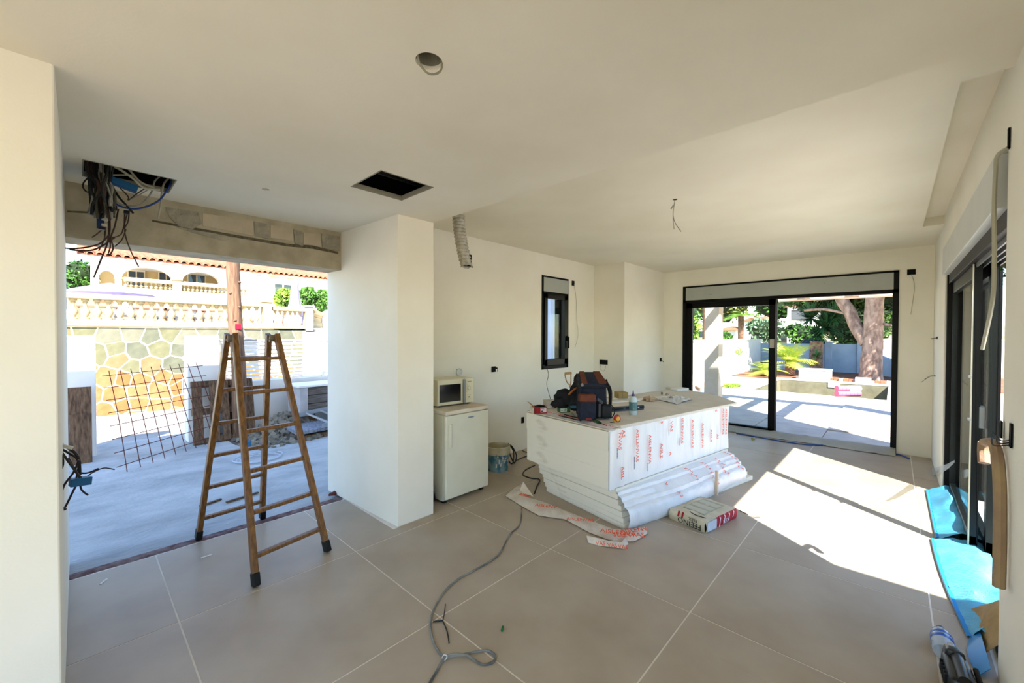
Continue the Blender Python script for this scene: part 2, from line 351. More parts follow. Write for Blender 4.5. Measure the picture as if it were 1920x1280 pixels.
# ------------------------------------------------------------------ windows and sliding doors
win = container('window_1', loc=(4.82, 3.7, 1.06))
y0, y1 = 3.645, 3.72
fr = MB().box((WX0, y0, WZ0), (WX0+.045, y1, WZ1)).box((WX1-.045, y0, WZ0), (WX1, y1, WZ1)).box((WX0, y0, WZ1-.03), (WX1, y1, WZ1)).box((WX0, y0, WZ0), (WX1, y1, WZ0+.045)).box((WX0, y0, 2.14), (WX1, y1, 2.18))
fr.build('window_frame', black_m, win, bevel=.003)
MB().box((WX0+.04, y0-.008, 2.175), (WX1+.01, y0+.05, 2.375)).build('shutter_box', box_m, win, bevel=.003)
le = MB().box((WX0+.05, y0-.018, WZ0+.05), (WX0+.115, y1-.02, 2.14)).box((WX1-.12, y0-.018, WZ0+.05), (WX1-.04, y1-.02, 2.14)).box((WX0+.05, y0-.018, WZ0+.05), (WX1-.04, y1-.02, WZ0+.14)).box((WX0+.05, y0-.018, 2.075), (WX1-.04, y1-.02, 2.14))
lf = le.build('sash', dgreen_m, win, bevel=.004)
MB().box((WX0+.11, 3.68, WZ0+.13), (WX1-.115, 3.69, 2.08)).build('pane', glass_m, win)
h = MB().box((WX1-.075, y0-.04, 1.46), (WX1-.045, y0-.018, 1.54)).box((WX1-.07, y0-.055, 1.35), (WX1-.045, y0-.035, 1.52)); h.build('handle', black_m, win, bevel=.004)
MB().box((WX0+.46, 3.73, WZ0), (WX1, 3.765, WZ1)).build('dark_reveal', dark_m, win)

d2 = container('door_1', loc=(7.4, 1.36, 0))
fx0, fx1 = 7.385, 7.50
m = MB().box((fx0, FY0, 0), (fx1, FY0+.06, FZ)).box((fx0, FY1-.06, 0), (fx1, FY1, FZ)).box((fx0, FY0, FZ-.03), (fx1, FY1, FZ)).box((fx0, FY0, 2.12), (fx1, FY1, 2.175)).box((fx0, FY0, -.02), (fx1, FY1, .03))
m.build('door_frame', black_m, d2, bevel=.003)
MB().box((fx0-.006, FY0+.05, 2.17), (fx1, FY1-.05, 2.39)).build('shutter_box', box_m, d2, bevel=.003)
sc_ = MB()
for yy, zz_ in ((2.30, 2.25), (2.27, 2.25), (.75, 2.31)): sc_.cyl((fx0-.010, yy, zz_), (fx0-.004, yy, zz_), .007, n=8)
sc_.build('screw', mat('steel', '#8d8f90', .35, metal=.9), d2)
m = MB().box((7.40, 1.345, .03), (7.47, 1.435, 2.12)).box((7.40, 2.60, .03), (7.47, 2.695, 2.12)).box((7.40, 1.345, 2.03), (7.47, 2.695, 2.12)).box((7.40, 1.345, .03), (7.47, 2.695, .10))
m.build('sliding_leaf', black_m, d2, bevel=.003)
MB().box((7.432, 1.43, .09), (7.438, 2.61, 2.04)).build('pane', glass_m, d2)
MB().box((7.48, 1.345, .03), (7.535, 1.40, 2.12)).box((7.48, 1.345, 2.06), (7.535, FY1-.06, 2.12)).box((7.48, 1.345, .03), (7.535, FY1-.06, .08)).build('rear_leaf', black_m, d2, bevel=.003)
MB().box((7.388, 1.36, 1.36), (7.40, 1.42, 1.50)).build('label_sticker', mat('paper_label', '#a9a397', .8), d2)
MB().box((7.33, 1.42, 1.125), (7.345, 1.53, 1.14)).box((7.345, 1.40, 1.12), (7.40, 1.415, 1.145)).build('handle', black_m, d2, bevel=.003)

d3 = container('door_2', loc=(4.35, -.4, 0))
m = MB().box((RX1-.06, -.72, 0), (RX1+.005, -.37, 2.15)).box((RX1+.005, -.72, 0), (RX1+.12, -.615, 2.15)).box((RX0-.02, -.50, 0), (RX0+.05, -.42, 2.40)).box((RX0, -.55, 2.06), (RX1, -.38, 2.15)).box((RX0, -.54, 0), (RX1, -.38, .025))
m.build('door_frame', black_m, d3, bevel=.003)
m = MB()
for yy in (-.42, -.455, -.49, -.525): m.box((RX0+.02, yy, 2.03), (RX1-.03, yy+.008, 2.062)).box((RX0+.02, yy, .025), (RX1-.03, yy+.006, .04))
m.build('track', mat('grey_track', '#70767a', .35, metal=.6), d3)
MB().box((RX0+.13, -.50, 2.145), (RX1-.05, -.335, 2.40)).build('shutter_box', mat('shutter_box_light', '#c9ccc8', .45, '#c2c6c2', 4), d3, bevel=.004)
MB().box((RX0+.0, -.5, 2.16), (RX0+.13, -.40, 2.39)).build('box_end_gap', dark_m, d3)
def leaf(x0, x1, y0, name):
    m = MB().box((x0, y0-.04, .03), (x0+.09, y0, 2.055)).box((x1-.09, y0-.04, .03), (x1, y0, 2.055)).box((x0, y0-.04, 1.96), (x1, y0, 2.055)).box((x0, y0-.04, .03), (x1, y0, .13))
    o = m.build(name, dgreen_m, d3, bevel=.003); MB().box((x0+.08, y0-.023, .12), (x1-.08, y0-.017, 1.97)).build('pane', tint_m, o); return o
leaf(4.33, 5.85, -.405, 'sliding_leaf'); leaf(4.27, 5.80, -.475, 'sliding_leaf')
MB().box((4.325, -.405, .03), (4.34, -.398, 2.055)).build('edge_seal', mat('pale_seal', '#cfcab2', .5), d3)
MB().box((4.33, -.47, .9), (4.42, -.44, 1.05)).box((4.30, -.40, 1.25), (4.33, -.385, 1.27)).box((4.30, -.40, .95), (4.33, -.385, .97)).build('latch', MATS['steel'], d3, bevel=.002)
# ================================================================== INTERIOR OBJECTS
def pt(*a): return Vector(a)
# ---- ladder
lad = thing('step_ladder', 'tall varnished wooden A-frame ladder standing in front of the wide opening', 'ladder', (.9, 3.3, 0))
FL = [pt(.733, 2.825, 0), pt(1.203, 2.915, 0)]; FT = [pt(.742, 3.325, 1.545), pt(1.006, 3.335, 1.545)]
BL = [pt(.607, 3.80, 0), pt(1.045, 3.845, 0)]; BT = [pt(.712, 3.375, 1.545), pt(.968, 3.385, 1.545)]
for L, T in ((FL, FT), (BL, BT)):
    for k in range(2):
        d = (T[k]-L[k]).normalized(); a = L[k]+d*.045
        st = MB().bar(a, T[k], .034, .056, up=(0, 1, 0)).build('stile', wood_m, lad, bevel=.005)
        MB().bar(L[k]+d*.006, L[k]+d*.085, .042, .064, up=(0, 1, 0)).build('rubber_foot', rubber_m, st, bevel=.008)
for L, T, n in ((FL, FT, 6), (BL, BT, 6)):
    for i in range(n):
        f = (.165+.245*i)/1.545
        if i == 5: f = (.165+.245*5-.02)/1.545
        p, q = L[0].lerp(T[0], f), L[1].lerp(T[1], f)
        MB().bar(p, q, .042, .024, up=(0, 0, 1)).build('rung', wood_m, lad, bevel=.006)
hm = mat('worn_steel', '#8a8378', .4, '#5c4a35', 30, metal=.8)
for k in range(2):
    a = (FT[k]+BT[k])/2
    MB().bar(a+pt(0, -.02, -.03), a+pt(0, .02, -.03), .05, .05).cyl(a+pt(-.03, 0, -.04), a+pt(.03, 0, -.04), .008).build('hinge', hm, lad, bevel=.002)
MB().bar(FL[0].lerp(FT[0], .92)+pt(-.018, 0, 0), FL[0].lerp(FT[0], .62)+pt(-.018, 0, 0), .003, .02).build('metal_strap', mat('white_strap', '#cfc9bd', .7), lad)
tube_s = MB().tube([FT[1].lerp(FL[1], .22)+pt(.0, .02, 0), FT[1].lerp(FL[1], .24)+pt(.03, .0, -.02), FT[1].lerp(FL[1], .27)+pt(-.01, -.02, 0)], .005)

# ---- fridge
frm = mat('fridge_enamel', '#dad9c8', .35, '#d2d0bd', 3, spec=.5)
fx, fw, fy, fd = 2.262, .535, 2.935, .56
fr = thing('mini_fridge', 'old off-white under-counter fridge standing against the pier', 'fridge', (fx+fw/2, fy+fd/2, 0))
MB().box((fx+.005, fy+.055, .02), (fx+fw-.005, fy+fd, .812)).build('body', frm, fr, bevel=.006)
dr = MB().box((fx, fy, .045), (fx+fw, fy+.048, .808)).build('door', frm, fr, bevel=.012, seg=3)
MB().box((fx-.002, fy-.004, .812), (fx+fw+.004, fy+fd, .85)).build('top', mat('worktop_cream', '#d9d2c1', .45, '#c9b9a5', 5), fr, bevel=.01, seg=3)
MB().box((fx+.028, fy-.014, .52), (fx+.062, fy+.002, .73)).build('handle', frm, dr, bevel=.006)
MB().box((fx+.062, fy-.004, .52), (fx+.068, fy+.002, .73)).build('handle_shade_strip', mat('shadow_grey', '#8f8e80', .6), dr)  # grey strip painted for the shade beside the handle
MB().prismY([(fx+.30+.04*math.cos(t), .768-(.013 if math.sin(t) < 0 else .004)*abs(math.sin(t))*(-1 if math.sin(t) >= 0 else 1)) for t in [2*PI*k/20 for k in range(20)]], fy-.003, fy+.001).build('badge', mat('badge_blue_grey', '#8e98ab', .3, metal=.4), dr)
for qx in (fx+.02, fx+fw-.06):
    for qy in (fy+.06, fy+fd-.1): MB().box((qx, qy, 0), (qx+.04, qy+.04, .03)).build('foot', rubber_m, fr)
# ---- dark bag behind pier
bagm = mat('black_fabric', '#111317', .85, '#1a1d22', 20, .2)
b = MB().blob((2.17, 3.28, .13), .06, .16, .14, jit=.3).blob((2.2, 3.10, .07), .045, .07, .07, jit=.3)
tag(b.build('black_bag', bagm, smooth=True), 'black fabric bag on the floor squeezed between pier and fridge', 'bag')
# ---- microwave
mwm = mat('microwave_cream', '#d8d3b8', .4, '#d0caae', 3)
mx0, mx1, my0, mz0, mz1 = 2.355, 2.755, 3.13, .862, 1.11
mx0 = 2.33; ang = 0
MWT = TR((2.33, 3.155, .85), math.radians(-6))
mw = thing('microwave_oven', 'cream microwave oven with dark door glass on top of the fridge', 'microwave', (2.52, 3.25, .85))
MB(MWT).box((0, .022, .012), (.42, .30, .262)).build('housing', mwm, mw, bevel=.006)
md = MB(MWT).box((.0, 0, .016), (.305, .02, .26)).build('door', mwm, mw, bevel=.005)
MB(MWT).box((.022, -.003, .045), (.265, .004, .215)).build('door_glass', mat('black_glass', '#0a0b0b', .15, spec=.6), md, bevel=.003)
MB(MWT).box((.285, -.03, .02), (.31, .0, .255)).build('handle', mat('grey_plastic', '#8b8d8e', .35, metal=.3), md, bevel=.006)
cp = MB(MWT).box((.313, 0, .016), (.42, .02, .26)).build('control_panel', mwm, mw, bevel=.004)
MB(MWT).lathe((.365, -.012, .165), [(.021, .015), (.021, 0), (.017, -.004)], 16, 'Y').box((.362, -.02, .15), (.368, -.01, .182)).build('knob', mwm, cp, smooth=False)
for mk in ((.345, .225, .39, .232), (.338, .2, .348, .204), (.332, .128, .34, .133), (.345, .05, .385, .053), (.345, .09, .385, .093), (.355, .065, .375, .078)): MB(MWT).box((mk[0], -.002, mk[1]), (mk[2], .001, mk[3])).build('marking', mat('marking_grey', '#7f7b66', .7), cp)
for qx in (.02, .37):
    for qy in (.03, .25): MB(MWT).box((qx, qy, 0), (qx+.03, qy+.03, .014)).build('foot', rubber_m, mw)
# ---- bucket and cable coil
bkm = mat('paint_bucket', '#7d99a3', .6, '#3c6c84', 9, .15, thr=(.42, .58)); rimm = mat('bucket_rim', '#c9c1a9', .7, '#a99f82', 8, .2)
c = (3.30, 3.315, 0)
bk = thing('paint_bucket', 'paint-smeared blue-grey plastic bucket between fridge and insulation stack', 'bucket', c)
MB().lathe(c, [(.0, .003), (.118, .0), (.128, .19), (.123, .19), (.113, .008), (0, .01)], 24, cap=False).build('pail', bkm, bk, smooth=True)
MB().lathe(c, [(.128, .19), (.139, .192), (.144, .225), (.143, .275), (.135, .28), (.132, .27), (.126, .19)], 24, cap=False).build('rim', rimm, bk, smooth=True)
MB().lathe(c, [(.0, .14), (.12, .14), (.121, .15), (0, .155)], 20, cap=False).build('dried_paint', mat('dried_paint', '#a09468', .9, '#b3a883', 8), bk, smooth=True)
sp = MB()
for k in range(16):
    t = -2.6+k*.16+random.uniform(-.05, .05); z = random.uniform(.04, .2); r = .1185+.0105*z/.19+.001
    sp.add([(c[0]+r*math.cos(t+q/r*1), c[1]+r*math.sin(t+q/r), z+h) for q, h in ((0, 0), (.016, 0), (.02, .03+random.random()*.05), (.004, .05+random.random()*.03))], [(0, 1, 2, 3)])
sp.build('paint_splash', mat('white_splash', '#c6c9c4', .7), bk)
MB().tube([(c[0]+.14*math.cos(t), c[1]+.14*math.sin(t), .23-.09*math.sin((t+2.6)/2.0*PI)) for t in [-2.6+.2*k for k in range(11)]], .003).build('handle', hm, bk)
cc = MB()
cc.tube([(3.50, 3.36, .22), (3.52, 3.33, .12), (3.56, 3.30, .02), (3.60, 3.30, .10), (3.55, 3.34, .22), (3.50, 3.36, .20), (3.49, 3.34, .08), (3.52, 3.31, .015), (3.58, 3.33, .03), (3.61, 3.36, .14), (3.54, 3.38, .24)], .008)
cc.tube([(3.56, 3.30, .01), (3.66, 3.36, .008), (3.80, 3.39, .008), (3.98, 3.42, .008), (4.04, 3.60, .01)], .006)
tag(cc.build('cable_coil', bcable_m, smooth=True), 'small coil of black cable on the floor beside the paint bucket', 'cable')

# ---- stack of insulation packages
ANG = math.radians(-9.0)
def boards(name, label, n, z0, th, p0, L, W, a0, a1, off, wrap=None):
    t = thing(name, label, 'insulation', (p0[0]+L/2, p0[1]+W/2-.15, z0))
    for k in range(n):
        f = k/(n-1); a = a0+(a1-a0)*f; o = off(f)
        T = TR((p0[0]+random.uniform(-.006, .006), p0[1], z0+k*th), math.radians(a))
        MB(T).box((random.uniform(-.008, .012), o, .0004), (L+random.uniform(-.03, .03)-.10*f, o+W, th-.0004)).build('board', eps_m, t, bevel=.0015, seg=1)
    return t
low_p = boards('insulation_pack', 'lower white insulation boards fanned out on the floor under the wrapped stack', 7, 0, .0425, (2.965, 1.54), 2.02, .98, -12.6, -9.2, lambda f: .10*f)
UT = TR((2.905, 1.652, .30), ANG)
upk = thing('insulation_pack', 'upper film-wrapped insulation pack with orange lettering, used as a table', 'insulation', (3.95, 2.0, .30))
for k in range(3):
    MB(UT @ TR((random.uniform(-.006, .006), .012, k*.157))).box((0, 0, .0003), (2.06+random.uniform(-.01, .01), 1.02, .1568)).build('board', eps_m, upk, bevel=.0015, seg=1)
# wrapping film on the long side, wrinkled, folding a little round the near corner
def film(T, x0, x1, z0, z1, nx, nz, amp, y=0, th=.0015, seed=0):
    m = MB(T); V = []
    for i in range(nx+1):
        x = x0+(x1-x0)*i/nx
        V.append([(x, y-amp*abs(noise.noise(Vector((x*9+seed, z0*2+(z1-z0)*k/nz*2.2, seed))))-.001, z0+(z1-z0)*k/nz) for k in range(nz+1)])
    n = nz+1
    vs = [p for r in V for p in r]; m.add(vs, [(i*n+k, (i+1)*n+k, (i+1)*n+k+1, i*n+k+1) for i in range(nx) for k in range(nz)]); return m
flm = film(UT, -.004, 2.055, .0, .478, 110, 20, .022, y=.010).build('wrapping_film', film_m, upk, smooth=True)
film(UT @ TR((-.006, 0, 0)), 0, .05, 0, .47, 3, 10, .01, y=-.006, seed=4).build('film_fold', film_m, upk, smooth=True)
TXT = 'AISLENVAS'
def vtext(T, x, ztop, s, size, yoff=-.0145, m=None, par=None):
    # reads downward along the wrapped side
    R = T @ TR((x, yoff, ztop)) @ Matrix.Rotation(PI/2, 4, 'X') @ Matrix.Rotation(-PI/2, 4, 'Z')
    return text('lettering', s, size, R, m or red_txt, par or upk, .0006, 1.12)
SZ = .052
for x, zt, s in ((.10, .455, 'NVAS'), (.145, .47, 'AS'), (.135, .17, 'AISL'), (.335, .45, TXT), (.52, .375, TXT[:8]), (.70, .27, 'AISLE'), (.845, .17, 'A'), (.86, .45, 'VAS'), (1.05, .455, 'ISLENVAS'), (1.24, .42, TXT), (1.44, .36, 'AISLENVA'), (1.62, .27, 'AISLE'), (1.76, .20, 'AI'), (1.88, .46, TXT), (1.95, .45, TXT), (.70, .475, '3'), (1.72, .465, 'S')):
    vtext(UT, x, zt, s, SZ)
for x, zt, l in ((.305, .22, .11), (.49, .13, .08), (.83, .38, .07), (1.02, .27, .08), (.075, .33, .09)):
    sub = MB(UT)
    for k in range(int(l/.012)): sub.box((x, -.0160, zt-k*.012-.009), (x+.009, -.0148, zt-k*.012))
    sub.build('small_print', mat('navy_print', '#4a5a80', .7), upk, kind='stuff')
topb = MB(TR((2.905, 1.64, .774), math.radians(-9.9))).box((0, 0.02, 0), (2.02, 1.06, .012)).build('top_sheet', mat('top_film', '#cfc9bc', .6, '#c4bdae', 4), upk, bevel=.003)
tsheet = MB(TR((3.02, 1.615, .787), math.radians(-9.9))).prism([(0, 0), (1.99, -.015), (2.33, .35), (2.6, 1.03), (1.9, 1.06), (.35, 1.02), (.02, .5)], 0, .023)
tag(tsheet.build('foam_board', mat('foam_board', '#d5cfc3', .8, '#cbc4b6', 5), bevel=.003), 'beige-white foam board lying flat across the top of the insulation stack', 'board')
# film ribbon with lettering between the corner and the board
rb = MB(UT); rb.sheet([[(.02+.10*noise.noise(Vector((k*.7, 0, 0)))*.2, .03+k*.05, .484+.006*noise.noise(Vector((k, 5, 0)))) for k in range(17)], [(.105+.02*noise.noise(Vector((k*.9, 9, 0))), .0+k*.05, .503+.008*abs(noise.noise(Vector((k, 2, 0))))) for k in range(17)]], .0015)
rb.build('film_strip', film_m, upk, smooth=True)
for k in range(4):
    text('lettering', 'AISLENVAS', .042, UT @ TR((.05, .22+k*.21, .506), -PI/2), red_txt, upk, .0006)
# lower pack film: rippled ledges bulging along the long side, plus lettering curving over
LT = TR((2.965, 1.53, 0), math.radians(-11.3))
lf = MB(LT); rows = []
prof = [(.004, .002), (-.018, .04), (-.026, .09), (-.022, .13), (-.012, .158), (.004, .168), (.026, .172), (.030, .205), (.052, .212), (.058, .240), (.086, .247), (.092, .270), (.14, .278), (.19, .284)]
for i in range(81):
    x = .0+1.88*i/80; e = .012*abs(noise.noise(Vector((x*7, 1, 0)))); bulge = .045*math.exp(-((x-.75)/.5)**2)+.02*(x/2)
    rows.append([(x, -bulge*(1 if j < 9 else .4)+py-e*(1 if j < 10 else 0)+.006*noise.noise(Vector((x*18, j*1.7, 3))), pz+.008*abs(noise.noise(Vector((x*4, j, 7))))*(j > 3)+.02*(x > 1.5)*0) for j, (py, pz) in enumerate(prof)])
n = len(prof); lf.add([p for r in rows for p in r], [(i*n+k, (i+1)*n+k, (i+1)*n+k+1, i*n+k+1) for i in range(80) for k in range(n-1)])
lf.build('wrapping_film', film_m, low_p, smooth=True)
def ltext(x, s, size, t0):
    # letters laid one by one over the bulge, reading downward
    P = [(-.0+q[0], q[1]) for q in prof]
    L = [0]
    for a, b_ in zip(prof, prof[1:]): L.append(L[-1]+math.dist(a, b_))
    tot = L[-1]; u = t0
    for ch in s:
        d = tot-u
        for k in range(len(L)-1):
            if L[k] <= d <= L[k+1]: break
        f = (d-L[k])/(L[k+1]-L[k]); py = prof[k][0]+f*(prof[k+1][0]-prof[k][0]); pz = prof[k][1]+f*(prof[k+1][1]-prof[k][1])
        sl = math.atan2(prof[k+1][1]-prof[k][1], prof[k+1][0]-prof[k][0])
        bulge = (.045*math.exp(-((x-.75)/.5)**2)+.02*(x/2))
        T = LT @ TR((x, py-bulge-.014, pz+.010)) @ Matrix.Rotation(sl, 4, 'X') @ Matrix.Rotation(-PI/2, 4, 'Z')
        text('lettering', ch, size, T, red_txt, low_p, .0006)
        u += size*(.80 if ch != 'I' else .45)
for x, s, t0 in ((.62, 'AS', .24), (.95, 'ENVAS', .03), (1.25, 'AISLENVA', .04), (1.50, 'LENVAS', .06), (1.78, 'AISLENVA', .0), (.55, 'V', .12)):
    ltext(x, s, .05, t0)
MB(LT).box((1.22, -.085, .03), (1.24, -.06, .26)).build('tape_strip', mat('beige_tape', '#cfb99d', .6), low_p)
# ---- torn film on the floor
def frill(name, outer, inner, amp, label, fr=1.0, sub_=10):
    O = [az(*p) for p in outer]; I = [a_.lerp(az(*p), .8) for a_, p in zip(O, inner)]
    def res(P, N):
        out = []
        for k in range(N+1):
            t = k/N*(len(P)-1); i = min(int(t), len(P)-2); out.append(P[i].lerp(P[i+1], t-i))
        return out
    N = 110; A, B = res(O, N), res(I, N); rows = []
    for j in range(7):
        f = j/6; rows.append([A[k].lerp(B[k], f)+Vector((0, 0, .006+amp*(math.sin(f*PI)*.7+.15)*(.5+.9*abs(noise.noise(Vector((k*.19*fr, f*2.2, 1)))))+.006*f)) for k in range(N+1)])
    m = MB().sheet(rows, .002); return m.build(name, mat('film_dull', '#cdc0b0', .45, '#dcd3c6', 9, .6, 22, spec=.5), smooth=True)
fs = frill('torn_film', [(948, 931), (975, 948), (1010, 968), (1060, 975), (1105, 1000), (1150, 1017), (1190, 1016), (1214, 1002)], [(985, 905), (992, 932), (1022, 938), (1063, 958), (1110, 975), (1150, 990), (1185, 990), (1210, 988)], .035, '')
tag(fs, 'torn translucent packing film with orange lettering crumpled along the foot of the stack', 'plastic film')
for (px, py, s, a, sz, zz) in ((1003, 949, 'AISLENV', -42, .05, .05), (1062, 975, 'AISLENVAS', -35, .045, .05), (1125, 998, 'AISLENVA', -40, .06, .05), (1150, 1006, 'SLENVAS', -28, .06, .045), (1165, 1000, 'AISLENV', -15, .06, .045), (972, 928, 'AISLE', -60, .05, .045)):
    p = az(px, py, .05); q = text('lettering', s, sz, TR((p.x, p.y, p.z+.004), math.radians(a-20), math.radians(14)), red_txt, fs, .001)
pk = MB(); a, b_, c_ = az(972, 926, .01), az(1000, 930, .01), az(982, 902, .01)+Vector((0, 0, .0))
top = ay(981, 903, a.y+.02)
pk.sheet([[a, a.lerp(b_, .5)+Vector((-.02, -.02, .02)), b_], [a.lerp(top, .6), a.lerp(top, .6).lerp(b_.lerp(top, .6), .5), b_.lerp(top, .6)], [top, top+Vector((.002, 0, 0)), top+Vector((.004, 0, 0))]], .002)
pk.build('film_peak', MATS['film_dull'], fs, smooth=True)
rbn = MB(); P = [az(*p) for p in ((1103, 1018), (1125, 1024), (1150, 1028), (1170, 1030), (1178, 1020), (1172, 1010), (1160, 1014), (1150, 1020))]
rr = [[p+Vector((0, 0, .004+.012*abs(noise.noise(p*14)))) for p in P], [p+Vector((.03, .035, .03+.012*abs(noise.noise(p*11)))) for p in P]]
rbn.sheet(rr, .002)
rbo = tag(rbn.build('film_ribbon', MATS['film_dull'], smooth=True), 'twisted scrap of packing film lying apart in front of the stack', 'plastic film')
for px, py in ((1118, 1022), (1140, 1026), (1160, 1029)):
    p = az(px, py, .02); text('lettering', 'VAS', .04, TR((p.x-.005, p.y, p.z+.004), -.9, .8), red_txt, rbo, .001)

# ---- mortar bag
BT_ = TR((3.345, 1.06, 0), math.atan2(1.011-1.111, 3.842-3.374))
mb = thing('mortar_bag', 'half-empty paper bag of mortar with red side, lying on the tiles', 'bag', (3.6, 1.2, 0))
bm_ = bmesh.new(); bmesh.ops.create_grid
m = MB(BT_); NX, NY = 16, 12; W_, D_, H_ = .47, .31, .098
def bagpt(u, v, s):
    x = W_*u; y = D_*v; e = min(u, 1-u, .12)/.12; e2 = min(v, 1-v, .16)/.16
    z = H_*(.86+.14*min(e, e2))+.007*noise.noise(Vector((x*16, y*16, 0)))
    return (x, y, z)
tops = [[bagpt(i/NX, j/NY, 0) for i in range(NX+1)] for j in range(NY+1)]
vs = [p for r in tops for p in r]; k0 = len(vs); n = NX+1
m.add(vs, [(j*n+i, j*n+i+1, (j+1)*n+i+1, (j+1)*n+i) for j in range(NY) for i in range(NX)])
def side(P, steps=5, mm=None):
    rows = []
    for k in range(steps+1):
        f = k/steps; rows.append([(p[0]+q[0]*.012*math.sin(f*PI)+.004*noise.noise(Vector((p[0]*20, p[1]*20, f*4))), p[1]+q[1]*.012*math.sin(f*PI), p[2]*(1-f)) for p, q in P])
    n_ = len(P); mm.add([p for r in rows for p in r], [((k)*n_+i, (k)*n_+i+1, (k+1)*n_+i+1, (k+1)*n_+i) for k in range(steps) for i in range(n_-1)])
side([(tops[j][0], (-1, 0)) for j in range(NY+1)], 5, m); side([(tops[NY][i], (0, 1)) for i in range(NX+1)], 5, m); side([(tops[j][NX], (1, 0)) for j in range(NY, -1, -1)], 5, m)
side([(tops[0][i], (0, -1)) for i in range(0, 6)][::-1], 5, m)
paper_m = mat('kraft_paper_dusty', '#cfc5ad', .85, '#b9b096', 9, .3, 30)
m.build('paper_sack', paper_m, mb, smooth=True)
m = MB(BT_); side([(tops[0][i], (0, -1)) for i in range(5, NX+1)][::-1], 5, m); m.build('red_side', mat('red_print_paper', '#a3202f', .6, '#b02a38', 8), mb, smooth=True)
m = MB(BT_); m.box((.01, -.0135, .01), (.145, -.0125, .082)); m.build('white_side', mat('white_paper', '#cfd1d8', .7, '#b9bcc6', 10, .4), mb)
m = MB(BT_).box((.09, .06, H_-.002), (.40, .25, H_+.003)); m.build('printed_panel', mat('grey_green_print', '#a9a893', .8, '#9d9c88', 14), mb)
m = MB(BT_)
for k in range(3): m.box((.10+.10*k, .07, H_+.003), (.11+.10*k+.06, .24, H_+.004))
m.build('print_lines', mat('pale_print', '#bbb8a4', .8), mb)
def face_text(s, size, x, y, z, rz, rx, mt, par, up=False, T=BT_):
    R = T @ TR((x, y, z), rz) @ Matrix.Rotation(rx, 4, 'X')
    if up: R = R @ Matrix.Rotation(PI, 4, 'Z')
    return text('lettering', s, size, R, mt, par, .0006)
face_text('FEEINO', .062, -.014, .025, .052, -PI/2, PI/2, blk_txt, mb, up=True)   # printed upside down on the short side
face_text('FLEX', .034, -.013, .06, .082, -PI/2, PI/2, blk_txt, mb, up=True)
for dx in (0, .035):
    MB(BT_).prismY([(0, 0), (.014, 0), (.024, .05), (.010, .05)], 0, .002).T
    q = MB(BT_ @ TR((-.013, .20+dx, .052), -PI/2)).prismY([(0, 0), (.014, 0), (.026, .05), (.010, .05)], 0, .002); q.build('red_mark', mat('red_print', '#a31f22', .7), mb)
face_text('FLEX', .042, .24, -.0145, .018, 0, PI/2, mat('lilac_print', '#c9bccb', .7), mb)
for k in range(4):
    MB(BT_).prismY([(.175+.07*k, .008+.01*k), (.187+.07*k, .008+.01*k), (.205+.07*k, .075), (.19+.07*k, .088), (.18+.07*k, .088), (.193+.07*k, .07)], -.0155, -.0145).build('white_arc', mat('pink_white_print', '#e3cfd0', .7), mb)
MB(BT_).tube([(.04, .02, H_+.004), (.03, .10, H_+.002), (.05, .16, H_+.004)], .003).build('torn_edge', blk_txt, mb)

# ---- things on top of the stack
ZT = .81
def on(px, py, z=ZT): return az(px, py, z)
navy = mat('navy_fabric', '#1f2637', .85, '#171c29', 30, .25, 80); rust = mat('rust_leather', '#64301a', .6, '#522513', 14, .1)
bp = on(1120, 797); bc = Vector((3.16, 1.95, ZT))
back = thing('backpack', 'navy backpack with rust-brown leather lid and front pocket standing on the stack', 'backpack', bc)
BKT = TR(bc, math.radians(-43)) @ Matrix.Translation((-.034, 0, 0)) @ Matrix.Diagonal((1.03, 1.28, 1.28, 1))      # local x across the view, -y towards the camera
def rbox(T, x0, x1, y0, y1, z0, z1, mt, par, name, bev=.02, taper=0, top_in=0):
    m = MB(T); m.add([(x0, y0, z0), (x1, y0, z0), (x1, y1, z0), (x0, y1, z0), (x0+taper, y0+top_in, z1), (x1-taper, y0+top_in, z1), (x1-taper, y1, z1), (x0+taper, y1, z1)], [(3,2,1,0),(4,5,6,7),(0,1,5,4),(1,2,6,5),(2,3,7,6),(3,0,4,7)])
    return m.build(name, mt, par, bevel=bev, seg=4, smooth=True)
rbox(BKT, -.105, .135, -.05, .11, 0, .25, navy, back, 'body', .03, .008, .01)
m = MB(BKT); m.add([(-.105, -.066, .222), (.14, -.066, .222), (.14, .112, .262), (-.105, .112, .262), (-.098, -.058, .238), (.132, -.058, .238), (.112, .105, .312), (-.075, .105, .312)], [(3,2,1,0),(4,5,6,7),(0,1,5,4),(1,2,6,5),(2,3,7,6),(3,0,4,7)])
lid = m.build('lid', navy, back, bevel=.008, seg=3, smooth=True)
def lidp(x0, x1, x2, x3):
    return MB(BKT).add([(x0, -.056, .2405), (x1, -.056, .2405), (x2, .103, .3145), (x3, .103, .3145)], [(0, 1, 2, 3)]).build('leather_panel', rust, lid)
lidp(-.096, -.045, -.03, -.073); lidp(.055, .13, .11, .05)
MB(BKT).tube([(-.108, .0, .236), (-.104, -.06, .222), (-.04, -.069, .219), (.05, -.07, .219), (.135, -.062, .222), (.145, .0, .236)], .005).build('zip', rubber_m, lid)
pk_ = rbox(BKT, -.135, .015, -.115, -.045, 0, .175, navy, back, 'front_pocket', .02, .004, .006)
rbox(BKT, -.136, .014, -.119, -.06, .125, .178, rust, back, 'pocket_flap', .014, .006, .01)
MB(BKT).box((-.08, -.117, .008), (-.03, -.114, .02)).build('red_tag', mat('dull_red', '#7a2d2a', .8), pk_)
MB(BKT).tube([(.12, -.055, .25), (.15, -.07, .2), (.145, -.08, .1), (.13, -.07, .02)], .009).tube([(.145, .04, .26), (.172, .01, .16), (.165, 0, .03)], .012).build('strap', rubber_m, back)
